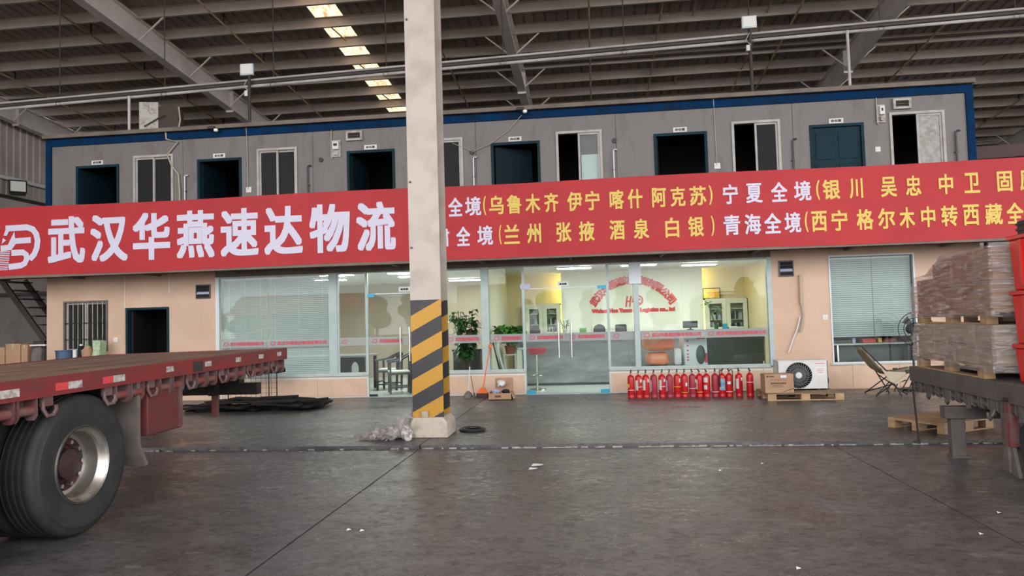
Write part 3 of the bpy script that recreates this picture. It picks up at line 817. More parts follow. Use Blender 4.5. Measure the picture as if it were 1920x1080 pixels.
# ================================================================== BANNER
ba = empty('banner', (0, -1.0, 2.8), label='long red banner with white and yellow Chinese lettering hung along the walkway rail', cat='banner')
BX = [-14.2, -3.45, 9.6]
for a, b in zip(BX, BX[1:]):
    mb = MB(); nx = 30; nz = 6; vs = []
    for j in range(nz + 1):
        for i in range(nx + 1):
            x = a + (b - a) * i / nx; z = 2.785 + 1.46 * j / nz
            vs.append((x, -1.0 + 0.004 * math.sin(x * 1.7 + z), z + 0.012 * math.sin(x * 0.9) * (1 if j in (0, nz) else 0)))
    fs = [(j * (nx + 1) + i, j * (nx + 1) + i + 1, (j + 1) * (nx + 1) + i + 1, (j + 1) * (nx + 1) + i) for j in range(nz) for i in range(nx)]
    mb.add(vs, fs).build('banner_cloth', 'banner_red', ba)
YB = -1.008
mb = MB()
for ch, a, b in [('武', -11.45, -10.6), ('汉', -10.48, -9.64), ('华', -9.53, -8.7), ('燕', -8.56, -7.73), ('速', -7.6, -6.78), ('达', -6.66, -5.84), ('物', -5.7, -4.85), ('流', -4.72, -3.91)]:
    put_text(MB(), ch, a, b, 3.015, 4.005, YB, 0.056).build('large_character', 'letter_white', ba, smooth=False)
r1 = [('新', -3.6, -3.3), ('疆', -3.21, -2.92), ('全', -2.83, -2.54), ('境', -2.49, -2.17), ('(', -2.13, -2.07), ('乌', -2.01, -1.72), ('鲁', -1.66, -1.37), ('木', -1.29, -1.0), ('齐', -0.92, -0.64), ('伊', -0.47, -0.18), ('宁', -0.12, 0.16), ('喀', 0.35, 0.62), ('什', 0.7, 0.98), ('阿', 1.16, 1.43), ('克', 1.51, 1.79), ('苏', 1.87, 2.18), (')', 2.23, 2.3), ('宁', 2.49, 2.77), ('夏', 2.92, 3.22), ('全', 3.38, 3.68), ('境', 3.8, 4.11), ('(', 4.2, 4.27), ('银', 4.32, 4.63), ('川', 4.8, 5.04), ('吴', 5.36, 5.64), ('忠', 5.8, 6.07), ('中', 6.38, 6.63), ('卫', 6.82, 7.09), ('固', 7.39, 7.65), ('原', 7.78, 8.03), (')', 8.09, 8.15)]
r2 = [('甘', -3.6, -3.3), ('肃', -3.14, -2.82), ('全', -2.68, -2.4), ('境', -2.26, -1.95), ('(', -1.83, -1.78), ('兰', -1.73, -1.42), ('州', -1.28, -1.0), ('张', -0.7, -0.41), ('掖', -0.26, 0.04), ('酒', 0.33, 0.62), ('泉', 0.79, 1.08), ('白', 1.39, 1.65), ('银', 1.82, 2.11), (')', 2.25, 2.31), ('青', 2.48, 2.79), ('海', 2.87, 3.17), ('全', 3.23, 3.54), ('境', 3.6, 3.9), ('(', 3.97, 4.03), ('西', 4.09, 4.37), ('宁', 4.45, 4.74), ('格', 4.9, 5.2), ('尔', 5.28, 5.58), ('木', 5.66, 5.93), ('中', 6.04, 6.29), ('转', 6.39, 6.68), ('西', 6.77, 7.05), ('藏', 7.15, 7.45), ('全', 7.52, 7.81), ('境', 7.89, 8.17), (')', 8.24, 8.28)]
for row, z0, z1 in ((r1, 3.635, 4.01), (r2, 3.04, 3.425)):
    inside = False
    for ch, a, b in row:
        if ch == '(': inside = True
        put_text(MB(), ch, a, b, z0, z1, YB, 0.01 if ch in '()' else 0.016).build('small_character', 'letter_yellow' if inside else 'letter_white', ba, smooth=False)
        if ch == ')': inside = False
def logo(mb, x0, z0, s, y, stripes=True):
    """D ring around a streaked S with a small bird (pixel sketch coordinates, s metres per unit)"""
    P = lambda l: [(x0 + u * s, z0 - v * s) for u, v in l]
    stroke(mb, P([(85, 355), (370, 350), (450, 378), (497, 440), (515, 520), (505, 610), (470, 690), (410, 750)]), 75 * s, y)
    stroke(mb, P([(425, 510), (215, 515), (150, 590), (20, 600)]), 72 * s, y)
    stroke(mb, P([(165, 660), (320, 658), (362, 690), (372, 740), (345, 795), (290, 820), (130, 832)]), 74 * s, y)
    y -= 0.002
    mb.prism(P([(60, 440), (95, 345), (150, 345), (105, 445)]), y, y - 0.004, 'y')
    mb.prism(P([(35, 545), (50, 470), (95, 500)]), y, y - 0.004, 'y')
    mb.prism(P([(100, 590), (205, 395), (215, 480), (160, 600)]), y - 0.0007, y - 0.0047, 'y')
    if stripes:
        for k in range(11):
            v = 645 + k * 22
            stroke(mb, P([(-60 - k * 4, v), (150 - k * 3, v - 2)]), 11 * s, y)
    stroke(mb, P([(-15, 330), (-75, 600), (-100, 860)]), 60 * s, y)
    stroke(mb, P([(-200, 330), (-250, 600), (-280, 860)]), 60 * s, y)
    stroke(mb, P([(-240, 580), (-60, 580)]), 60 * s, y)
mb = MB(); logo(mb, -12.57, 4.42, 0.001725, YB + 0.002)
mb.build('company_logo', 'letter_white', ba, smooth=False, label='white logo of a D ring around a streaked S with a bird')

# ================================================================== LEFT FLATBED TRAILER
tr = empty('flatbed_trailer', (-5.15, -9.0, -0.04), label='red flatbed semi trailer with a bare wooden deck at the left', cat='trailer')
def dz(x, y): return 1.255 + 0.0137 * (y + 6.2) - 0.011 * (-3.95 - x)     # deck top
TX0, TX1, TY0, TY1 = -6.42, -3.95, -17.5, -6.2
def slope_box(mb, x0, x1, y0, y1, a, b):
    vs = [(x, y, dz(x, y) + o) for o in (a, b) for x, y in ((x0, y0), (x1, y0), (x1, y1), (x0, y1))]
    return mb.add(vs, [(0, 3, 2, 1), (4, 5, 6, 7), (0, 1, 5, 4), (1, 2, 6, 5), (2, 3, 7, 6), (3, 0, 4, 7)])
npl = 9; w = (TX1 - TX0 - 0.1) / npl
for i in range(npl):
    slope_box(MB(), TX0 + 0.05 + i * w, TX0 + 0.05 + (i + 1) * w - 0.008, TY0, TY1 - 0.05, -0.035, rnd.uniform(-0.004, 0.0)).build('deck_plank', 'deck_wood', tr)
for x0, x1 in ((TX0, TX0 + 0.06), (TX1 - 0.06, TX1)):
    slope_box(MB(), x0, x1, TY0, TY1, -0.138, 0.004).build('side_rail', 'trailer_red', tr)
slope_box(MB(), TX0 + 0.06, TX1 - 0.06, TY1 - 0.06, TY1, -0.138, 0.004).build('tail_rail', 'trailer_red', tr)
for x in (-5.75, -4.75):
    mb = MB(); slope_box(mb, x - 0.07, x + 0.07, TY0, -6.35, -0.40, -0.37); slope_box(mb, x - 0.07, x + 0.07, TY0, -6.35, -0.10, -0.07); slope_box(mb, x - 0.01, x + 0.01, TY0, -6.35, -0.37, -0.10)
    mb.build('chassis_beam', 'chassis', tr)
for y in [-6.4 - 0.62 * k for k in range(14)]:
    slope_box(MB(), TX0 + 0.06, TX1 - 0.06, y - 0.04, y + 0.04, -0.13, -0.04).build('cross_member', 'chassis', tr, smooth=False)
Box(-6.1, -4.25, -6.42, -6.3, 0.69, 0.835).build('underrun_bumper', 'chassis', tr, bevel=0.01)
Box(-6.1, -4.32, -6.75, -6.62, 0.86, 1.0).build('tail_beam', 'chassis', tr)
for x in (-5.7, -4.8): Box(x - 0.05, x + 0.05, -6.52, -6.38, 0.69, 0.9).build('bumper_bracket', 'chassis', tr)
Box(-4.85, -4.78, -6.44, -6.38, 0.42, 0.69).build('bumper_leg', 'rust_red', tr)
# lashing hooks and winch brackets under the near rail
def lash_hook(y):
    z = dz(TX1, y) - 0.138
    mb = MB().box(TX1 - 0.05, TX1 - 0.02, y - 0.05, y + 0.05, z - 0.07, z)
    mb.tube([(TX1 - 0.035, y - 0.035, z - 0.02), (TX1 - 0.02, y - 0.05, z - 0.09), (TX1 - 0.01, y - 0.02, z - 0.14), (TX1 - 0.005, y + 0.03, z - 0.135), (TX1, y + 0.055, z - 0.10), (TX1, y + 0.05, z - 0.065)], 0.015, 6)
    return mb.build('lashing_hook', 'hook', tr)
def winch(y):
    z = dz(TX1, y) - 0.138
    mb = MB()
    for yy in (y - 0.085, y + 0.085):
        mb.prism([(TX1 - 0.14, z), (TX1 - 0.012, z), (TX1 - 0.008, z - 0.12), (TX1 - 0.03, z - 0.155), (TX1 - 0.08, z - 0.155), (TX1 - 0.13, z - 0.10)], yy - 0.008, yy + 0.008, 'y')
    mb.box(TX1 - 0.13, TX1 - 0.11, y - 0.085, y + 0.085, z - 0.11, z)
    o = mb.build('winch_bracket', 'hook', tr)
    MB().cyl((TX1 - 0.055, y - 0.09, z - 0.085), (TX1 - 0.055, y + 0.09, z - 0.085), 0.036, n=10).build('winch_roller', 'rust_red', o)
    return o
y = -12.2; k = 0
while y < -6.35:
    if not -10.22 < y < -9.55:
        (winch if k % 3 else lash_hook)(y)
    y += 0.205 if k % 3 else 0.215; k += 1
lash_hook(-9.66)
def tape(y0, y1, c, h=0.055, dzz=-0.105):
    mb = MB(); vs = [(TX1 + o, y, dz(TX1, y) + dzz + q * h) for o in (0.001, 0.004) for y, q in ((y0, 0), (y1, 0), (y1, 1), (y0, 1))]
    mb.add(vs, [(0, 1, 2, 3), (4, 5, 6, 7), (0, 1, 5, 4), (1, 2, 6, 5), (2, 3, 7, 6), (3, 0, 4, 7)])
    mb.build('reflective_tape', c, tr, smooth=False)
for y, L in ((-10.28, 0.13), (-9.76, 0.13)):
    tape(y, y + L, 'tape_red'); tape(y + L, y + L + 0.15, 'tape_white')
tape(-11.1, -10.62, 'tape_white')
for y in (-8.88, -8.2, -7.56, -7.0, -6.5): tape(y, y + 0.12, 'tape_white', 0.05, -0.085)
Box(TX1 - 0.01, TX1 + 0.002, -8.42, -8.24, dz(TX1, -8.4) - 0.12, dz(TX1, -8.4) - 0.02).build('patch_plate', 'dark_steel', tr, label='dark bare metal patch on the rail')
# wheels: dual tyres with a deep dished rim
def wheel(y, xo, side=1, zc=0.50):
    c = (0, y, zc)
    def tyre(x0):
        p = [(0.285, 0.0), (0.297, -0.014), (0.31, -0.012), (0.35, -0.002), (0.42, 0.006), (0.47, 0.004), (0.478, -0.004), (0.505, -0.008), (0.522, -0.018), (0.536, -0.042)]
        for g in range(4):
            a = -0.05 - 0.2 * (g + 0.78) / 4
            p += [(0.540, a + 0.02), (0.529, a), (0.529, a - 0.008), (0.540, a - 0.01)]
        p += [(0.536, -0.25), (0.515, -0.275), (0.43, -0.297), (0.36, -0.29), (0.285, -0.29)]
        m = MB().lathe([(r, x0 + side * t) for r, t in p], c, 'x', 56, False)
        return m
    t = tyre(xo).build('tyre', 'rubber', tr)
    tyre(xo - side * 0.33).build('tyre', 'rubber', tr)
    MB().lathe([(r, xo + side * q) for r, q in ((0.20, -0.17), (0.235, -0.165), (0.248, -0.13), (0.252, -0.07), (0.272, -0.05), (0.279, -0.015), (0.296, 0.0), (0.299, -0.014), (0.285, -0.03))], c, 'x', 48, False).build('rim', 'rim', tr)
    rm = MB().lathe([(r, xo + side * q) for r, q in ((0.16, -0.20), (0.205, -0.165), (0.205, -0.18), (0.16, -0.215))], c, 'x', 40, False).build('wheel_disc', 'hub', tr)
    nb = MB()
    for i in range(10):
        a = 2 * math.pi * i / 10
        nb.cyl((xo - side * 0.185, y + 0.168 * math.cos(a), zc + 0.168 * math.sin(a)), (xo - side * 0.14, y + 0.168 * math.cos(a), zc + 0.168 * math.sin(a)), 0.017, n=6)
    nb.build('wheel_nuts', 'rim', rm)
    MB().lathe([(r, xo + side * q) for r, q in ((0.16, -0.21), (0.15, -0.19), (0.12, -0.165), (0.115, -0.125), (0.09, -0.115), (0.0, -0.112))], c, 'x', 24).build('hub', 'hub', tr)
    return t
for y in (-9.94, -11.28): wheel(y, -3.975)
for y in (-9.94, -11.28): wheel(y, -6.40, -1)
for y in (-9.94, -11.28):
    MB().cyl((-6.0, y, 0.5), (-4.5, y, 0.5), 0.075).build('axle', 'chassis', tr)
    for x in (-5.75, -4.75): Box(x - 0.04, x + 0.04, y - 0.45, y + 0.45, 0.6, 0.68).build('leaf_spring', 'chassis', tr)
Box(-4.1, -4.07, -10.6, -9.3, 1.1, 1.12).build('wheel_guard', 'chassis', tr)
MB().prism([(-9.26, 1.09), (-9.235, 1.09), (-9.225, 0.55), (-9.10, 0.34), (-9.14, 0.33), (-9.255, 0.55)], -4.45, -3.985, 'x').build('mudflap', 'rubber_grey', tr)
mb = MB()
for x in (-4.0, -4.42): mb.bar((x, -9.215, 1.09), (x, -9.215, 0.5), 0.02)
mb.build('flap_strap', 'rubber_grey', tr)
Box(-4.55, -3.99, -9.10, -8.56, 0.585, 1.0).build('side_box', 'box_red', tr, bevel=0.012)
Box(-3.995, -3.98, -8.62, -8.56, 0.60, 1.02).build('box_edge', 'hook', tr)

# ================================================================== RIGHT TRAILER (local axes follow its slight turn)
RT = (3.83, -5.67, 0.0); RZ = R(-4.0)
def rM(z=0.0): return Matrix.Translation((RT[0], RT[1], z)) @ Matrix.Rotation(RZ, 4, 'Z')
t2r = empty('flatbed_trailer', (RT[0], RT[1], -0.04), RZ, label='grey flatbed trailer tail loaded with film wrapped pallets at the right', cat='trailer')
Mr = rM()
ZD = 0.825
for i in range(8):
    MB(Mr).box(0.06 + i * 0.3, 0.06 + (i + 1) * 0.3 - 0.006, -11, -0.05, ZD - 0.035, ZD - 0.002).build('deck_plank', 'trailer_grey', t2r)
for x0, x1 in ((0, 0.06), (2.44, 2.5)): MB(Mr).box(x0, x1, -11, 0, ZD - 0.18, ZD).build('side_rail', 'trailer_grey', t2r, bevel=0.006)
MB(Mr).box(0.06, 2.44, -0.05, 0, ZD - 0.18, ZD).build('tail_rail', 'trailer_grey', t2r)
for x in (0.75, 1.75): MB(Mr).box(x - 0.06, x + 0.06, -11, -0.2, ZD - 0.42, ZD - 0.04).build('chassis_beam', 'chassis', t2r)
for k in range(8): MB(Mr).box(0.06, 2.44, -0.5 - k * 0.7, -0.42 - k * 0.7, ZD - 0.16, ZD - 0.04).build('cross_member', 'chassis', t2r)
y = -0.12; k = 0
while y > -3.6:
    z = ZD - 0.18
    if k % 3 == 2:
        MB(Mr).prism([(y, z), (y - 0.07, z), (y - 0.07, z - 0.14), (y - 0.035, z - 0.17), (y, z - 0.14)], 0.0, 0.02, 'x').cyl((-0.012, y - 0.035, z - 0.13), (0.03, y - 0.035, z - 0.13), 0.02, n=10).build('lashing_plate', 'trailer_grey', t2r)
        y -= 0.12
    else:
        o = MB(Mr)
        for yy in (y, y - 0.15): o.prism([(0.0, z), (0.10, z), (0.10, z - 0.08), (0.03, z - 0.12), (0.0, z - 0.09)], yy - 0.008, yy + 0.008, 'y')
        o.box(0.088, 0.10, y - 0.158, y + 0.008, z - 0.075, z)
        o = o.build('winch_bracket', 'trailer_grey', t2r)
        MB(Mr).cyl((0.045, y + 0.01, z - 0.065), (0.045, y - 0.16, z - 0.065), 0.032, n=10).build('winch_roller', 'trailer_grey', o)
        y -= 0.21
    k += 1
MB(Mr).tube([(0.02, -2.22, 0.56), (-0.02, -2.24, 0.50), (-0.02, -2.2, 0.46), (-0.01, -2.14, 0.47), (-0.01, -2.13, 0.52)], 0.014, 7).build('lashing_hook', 'trailer_grey', t2r)
MB(Mr).bar((0.02, -0.02, ZD - 0.2), (-0.12, -0.58, -0.04), 0.022).build('prop_rod', 'rod_dark', t2r, label='thin dark rod leaning from the trailer tail to the floor')
MB(Mr).box(-0.13, 0.75, -1.42, -1.28, 0.365, 0.49).build('support_beam', 'trailer_grey', t2r, bevel=0.006)
MB(Mr).box(-0.07, 0.065, -1.40, -1.30, -0.04, 0.365).build('support_leg', 'trailer_grey', t2r, bevel=0.004)
MB(Mr).box(-0.08, 0.085, -1.42, -1.27, -0.04, -0.025).build('leg_foot', 'trailer_grey', t2r)
MB(Mr).box(0.0, 0.08, -2.42, -2.36, 0.30, 0.66).build('flap_bracket', 'trailer_grey', t2r)
MB(Mr).box(0.0, 0.5, -2.53, -2.42, 0.26, 0.70).build('guard_plate', 'rust_red', t2r)
MB(Mr).prism([(-2.36, 0.30), (-2.50, 0.30), (-2.60, 0.0), (-2.30, 0.02)], 0.02, 0.05, 'x').build('mudflap', 'rubber_grey', t2r)
MB(Mr).box(0.0, 0.5, -2.47, -2.44, 0.02, 0.30).build('mudflap', 'rubber_grey', t2r)
def wheel2(yc, zc=0.335, r=0.375):
    p = [(0.22, 0.0), (0.24, -0.012), (0.30, 0.004), (0.335, 0.0), (0.36, -0.03), (r, -0.06), (r, -0.20), (0.36, -0.23), (0.30, -0.262), (0.22, -0.25)]
    MB(Mr @ Matrix.Translation((0.02, yc, zc))).lathe([(a, -t) for a, t in p], (0, 0, 0), 'x', 44, False).build('tyre', 'rubber', t2r)
    MB(Mr @ Matrix.Translation((0.02, yc, zc))).lathe([(0.06, 0.03), (0.1, 0.05), (0.12, 0.14), (0.19, 0.14), (0.205, 0.03), (0.22, 0.0), (0.225, 0.02)], (0, 0, 0), 'x', 32, False).build('rim', 'rim', t2r)
wheel2(-2.98); wheel2(-4.0)
for yc in (-2.98, -4.0):
    MB(Mr).cyl((0.2, yc, 0.335), (2.3, yc, 0.335), 0.06).build('axle', 'chassis', t2r)

# pallets, cartons and film of the load
def pallet(label, loc, rz, L=1.2, W=1.0, h=0.13, group='wooden pallets', nx=3, wood='wood_pallet', top=None):
    p = empty('wooden_pallet', loc, rz, label=label, cat='pallet', group=group)
    M4 = Matrix.Translation(loc) @ Matrix.Rotation(rz, 4, 'Z')
    t = 0.016
    for j in range(3):
        y = j * (W - 0.1) / 2
        MB(M4).box(0, L, y, y + 0.1, 0, t).build('bottom_board', wood, p, smooth=False)
        for i in range(nx):
            x = i * (L - 0.145) / (nx - 1)
            MB(M4).box(x, x + 0.145, y, y + 0.1, t, h - 2 * t).build('pallet_block', wood, p, smooth=False)
    for i in range(nx):
        x = i * (L - 0.145) / (nx - 1)
        MB(M4).box(x, x + 0.145, 0, W, h - 2 * t, h - t).build('stringer_board', wood, p, smooth=False)
    for j in range(7):
        y = j * (W - 0.115) / 6
        MB(M4).box(0, L, y, y + 0.115, h - t, h).build('top_board', top or wood, p, smooth=False)
    return p
Q = R(90) + RZ
def loc_r(x, y, z): return tuple(rM() @ Vector((x, y, z)))
# pallet length runs along the trailer: local +x of the pallet = trailer +y
pallet('pallet under the lower wrapped load on the grey trailer', loc_r(1.18, -2.0, ZD), Q, 1.8, 1.15, 0.13)
pallet('pallet sandwiched between the lower and upper wrapped loads', loc_r(1.18, -2.05, 1.352), Q, 1.85, 1.12, 0.11)
def carton(label, x0, x1, y0, y1, z0, z1, m, group='cartons in the wrapped loads'):
    c = empty('carton', loc_r((x0 + x1) / 2, (y0 + y1) / 2, z0), RZ, label=label, cat='carton', group=group)
    MB(Mr).box(x0, x1, y0, y1, z0, z1).build('box_body', m, c, bevel=0.006)
    MB(Mr).box((x0 + x1) / 2 - 0.03, (x0 + x1) / 2 + 0.03, y0 - 0.002, y1 + 0.002, z1 - 0.05, z1 + 0.002).build('packing_tape', 'khaki_light', c, smooth=False)
    return c
names = ['rear', 'middle', 'near']
z = 0.958
ys = [-0.25, -0.78, -1.30, -1.83, -2.25]
for i in range(4):
    for j, (za, zb) in enumerate(((0.957, 1.15), (1.153, 1.348))):
        carton('pale carton in the lower wrapped load, %s course, number %s from the tail' % (('bottom', 'top')[j], ('one', 'two', 'three', 'four')[i]),
               0.03 + rnd.uniform(0, 0.02), 0.58, ys[i + 1] + 0.012, ys[i] - 0.012, za, zb, 'carton_pale')
        carton('pale inner carton of the lower load, %s course, number %s from the tail' % (('bottom', 'top')[j], ('one', 'two', 'three', 'four')[i]),
               0.60, 1.15, ys[i + 1] + 0.012, ys[i] - 0.012, za, zb, 'carton_pale')
hs = [0.40, 0.56, 0.62, 0.62]
for i in range(4):
    n = 2
    for j in range(n):
        za = 1.464 + hs[i] * j / n; zb = 1.464 + hs[i] * (j + 1) / n - 0.004
        carton('reddish carton in the upper wrapped load, %s course, number %s from the tail' % (('bottom', 'top')[j], ('one', 'two', 'three', 'four')[i]),
               0.04 + rnd.uniform(0, 0.02), 0.6, ys[i + 1] + 0.012, ys[i] - 0.012, za, zb, 'carton_red' if i < 3 else 'carton')
        carton('reddish inner carton of the upper load, %s course, number %s from the tail' % (('bottom', 'top')[j], ('one', 'two', 'three', 'four')[i]),
               0.62, 1.15, ys[i + 1] + 0.012, ys[i] - 0.012, za, zb, 'carton_red')
def shell(name, label, x0, x1, y0, y1, z0, top, seed):
    """film skin: closed box skin with crinkles; top(y) gives the height"""
    mb = MB(Mr); N = 44; K = 16
    per = []
    def side(a, b, n):
        for i in range(n): per.append((a[0] + (b[0] - a[0]) * i / n, a[1] + (b[1] - a[1]) * i / n))
    side((x0, y1), (x0, y0), 36); side((x0, y0), (x1, y0), 20); side((x1, y0), (x1, y1), 20); side((x1, y1), (x0, y1), 16)
    n = len(per); vs = []
    cx, cy = (x0 + x1) / 2, (y0 + y1) / 2
    for k in range(K + 1):
        f = k / K
        for (px, py) in per:
            z = z0 + (top(py) - z0) * f
            d = 0.022 * noise.noise(Vector((px * 5 + seed, py * 5, z * 14))) + 0.012 * noise.noise(Vector((px * 14, py * 14 + seed, z * 34)))
            q = 1 - 0.05 * max(0, f - 0.7) / 0.3
            vx, vy = px - cx, py - cy; L = math.hypot(vx, vy)
            vs.append((cx + vx * q + vx / L * d, cy + vy * q + vy / L * d, z))
    fs = [(k * n + i, k * n + (i + 1) % n, (k + 1) * n + (i + 1) % n, (k + 1) * n + i) for k in range(K) for i in range(n)]
    # lid as a fan
    vs.append((cx, cy, top(cy) + 0.01)); fs += [(K * n + i, K * n + (i + 1) % n, len(vs) - 1) for i in range(n)]
    mb.add(vs, fs)
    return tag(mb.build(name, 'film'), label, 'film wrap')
shell('stretch_film_wrap', 'silvery crinkled stretch film around the lower wrapped load', -0.012, 1.19, -2.30, -0.20, 0.90, lambda y: 1.352, 1.0)
def top2(y): return 1.90 + max(0.0, min(0.2, (-0.55 - y) * 0.4))
shell('stretch_film_wrap', 'brownish crinkled stretch film around the upper wrapped load', -0.002, 1.19, -2.30, -0.20, 1.42, top2, 5.0)
# stack of red tote bins and a black crate at the frame edge
for i in range(3):
    z = (0.826, 1.178, 1.662)[i]; bh = (0.35, 0.48, 0.50)[i]
    lb = ['lowest red tote bin of the stack beside the wrapped load', 'middle red tote bin of the stack beside the wrapped load', 'top red tote bin of the stack, above the wrapped load'][i]
    b = empty('tote_bin', loc_r(0.5, -2.75, z), RZ, label=lb, cat='bin', group='red tote bins')
    a = 0.02
    vs = []
    for zz, e in ((z, a), (z + bh - 0.04, 0.0)):
        vs += [(0.145 + e, -3.1 + e, zz), (0.95 - e, -3.1 + e, zz), (0.95 - e, -2.38 - e, zz), (0.145 + e, -2.38 - e, zz)]
    MB(Mr).add(vs, [(0, 3, 2, 1), (0, 1, 5, 4), (1, 2, 6, 5), (2, 3, 7, 6), (3, 0, 4, 7), (4, 5, 6, 7)]).build('bin_body', 'bin_red', b, bevel=0.012)
    MB(Mr).box(0.128, 0.975, -3.122, -2.358, z + bh - 0.04, z + bh - 0.002).build('bin_rim', 'bin_red', b, bevel=0.008)
    for yy in (-2.6, -2.85): MB(Mr).box(0.135, 0.165, yy - 0.02, yy + 0.02, z + 0.05, z + bh - 0.045).build('rib', 'bin_red', b)
bk = empty('crate', loc_r(0.5, -2.75, 2.17), RZ, label='black plastic crate on top of the red tote bins', cat='crate')
frame(MB(Mr), 0.19, 0.9, 2.168, 2.29, -3.05, -2.45, 0.02).build('crate_wall', 'black', bk, bevel=0.006)
for z in (2.20, 2.25): MB(Mr).box(0.178, 0.195, -3.05, -2.45, z, z + 0.02).build('crate_rail', 'black', bk)
MB(Mr).box(0.21, 0.88, -3.03, -2.47, 2.19, 2.20).build('crate_bottom', 'black', bk)

# ================================================================== FORECOURT OBJECTS
# fire extinguishers
EX = [0.632, 0.773, 0.91, 1.06, 1.213, 1.349, 1.493, 1.626, 1.771, 1.904, 2.03, 2.19, 2.315, 2.445, 2.624, 2.821]
EXL = ['first from the left, yellow tag and low white band', 'second from the left, tall white label and white band', 'third from the left, tall cream label',
       'fourth from the left, dull red with narrow grey label', 'fifth from the left, cream label and white band', 'sixth from the left, faded dull red',
       'seventh from the left, yellow band', 'eighth from the left, small square white tag', 'ninth from the left, faded with white band',
       'tenth from the left, tilted lever and cream label', 'eleventh from the left, two pale labels', 'twelfth from the left, faded with low white band',
       'with a blue label, thirteenth from the left', 'fourteenth from the left, black hose and small white sticker', 'fifteenth, with gap on both sides and cream label', 'rightmost of the row, standing apart by the carton']
TILT = [8, 3, 5, 0, 8, 4, 3, 2, -22, -38, -32, 2, 30, -30, -14, -22]
def extinguisher(i, x):
    e = empty('fire_extinguisher', (x, -1.06 + rnd.uniform(-.015, .015) - 0.05 * i / 15, 0), label='red fire extinguisher, ' + EXL[i], cat='fire extinguisher', group='fire extinguishers in the row')
    M4 = WM[e.name]; dull = i in (3, 5, 8, 11)
    m = 'ext_dull' if dull else 'ext_red'
    MB(M4).lathe([(0.060, 0.0), (0.066, 0.006), (0.066, 0.055), (0.064, 0.06), (0.066, 0.065), (0.066, 0.375), (0.060, 0.405), (0.040, 0.43), (0.02, 0.44), (0.018, 0.455), (0, 0.455)], n=20).build('cylinder', m, e)
    MB(M4).cyl((0, 0, 0.45), (0, 0, 0.49), 0.019, n=10).box(-0.012, 0.012, -0.03, 0.02, 0.465, 0.485).build('valve', 'brass', e)
    a = R(TILT[i]); T = M4 @ Matrix.Translation((0, 0, 0.485)) @ Matrix.Rotation(a, 4, 'Y')
    MB(T).box(-0.011, 0.011, -0.085, 0.01, -0.004, 0.008).box(-0.011, 0.011, -0.02, 0.02, 0, 0.05).build('lever', 'black', e)
    MB(M4).cyl((0.02, -0.02, 0.472), (0.02, -0.035, 0.472), 0.014, n=10).build('pressure_gauge', 'white_plastic', e)
    def band(z, c, h=0.011): MB(M4).lathe([(0.0675, z), (0.0675, z + h)], n=20, caps=False).build('tape_band', c, e)
    def lab(a0, a1, z0, z1, c):
        n = 6; vs = [(0.0672 * math.sin(R(a0 + (a1 - a0) * k / n)), -0.0672 * math.cos(R(a0 + (a1 - a0) * k / n)), z) for z in (z0, z1) for k in range(n + 1)]
        return MB(M4).add(vs, [(k, k + 1, n + 2 + k, n + 1 + k) for k in range(n)]).build('label_sheet', c, e)
    if i == 0: band(0.15, 'paper'); lab(-80, -30, 0.2, 0.27, 'yellow')
    if i in (1, 2, 4, 14): lab(-62, -14, 0.15, 0.34, 'lightframe'); lab(25, 60, 0.30, 0.36, 'paper')
    if i in (3, 5): lab(-75, -42, 0.13, 0.33, 'lavender')
    if i in (1, 4): band(0.21, 'paper')
    if i == 6: band(0.20, 'yellow'); lab(25, 60, 0.29, 0.36, 'lightframe')
    if i == 7: lab(10, 45, 0.215, 0.28, 'paper')
    if i == 8: band(0.165, 'paper'); lab(40, 75, 0.28, 0.35, 'lightframe')
    if i == 9: lab(-75, -40, 0.15, 0.33, 'lightframe'); band(0.095, 'yellow')
    if i == 10: lab(-60, 10, 0.28, 0.37, 'pot_white'); lab(-55, 0, 0.15, 0.23, 'pot_white')
    if i in (11, 13, 7): band(0.095, 'yellow' if i == 7 else 'paper')
    if i == 12: lab(-50, 50, 0.13, 0.345, 'label_blue')
    if i == 13: lab(-40, 15, 0.24, 0.29, 'paper')
    if i == 15: band(0.265, 'paper')
    if i in (12, 13):
        s = -1 if i == 12 else 1
        MB(M4).tube([(0, -0.01, 0.475), (s * 0.03, -0.02, 0.51), (s * 0.05, -0.06, 0.50), (s * 0.055, -0.075, 0.42), (s * 0.05, -0.07, 0.3), (s * 0.045, -0.07, 0.2)], 0.009, 6).build('hose', 'black', e)
    return e
for i, x in enumerate(EX): extinguisher(i, x)

# air conditioner on a pallet, with carton
pallet('pale pallet carrying the air conditioner outdoor unit', (2.96, -1.9, 0.0), 0.0, 1.28, 0.95, 0.125, top='wood_top')
ac = empty('air_conditioner_unit', (3.72, -1.22, 0.125), label='white air conditioner outdoor unit standing on the pallet', cat='air conditioner')
AX0, AX1, AY0, AY1, AZ0, AZ1 = 3.26, 4.13, -1.42, -1.10, 0.145, 0.66
cx, cz, rr = AX0 + 0.36, 0.40, 0.232
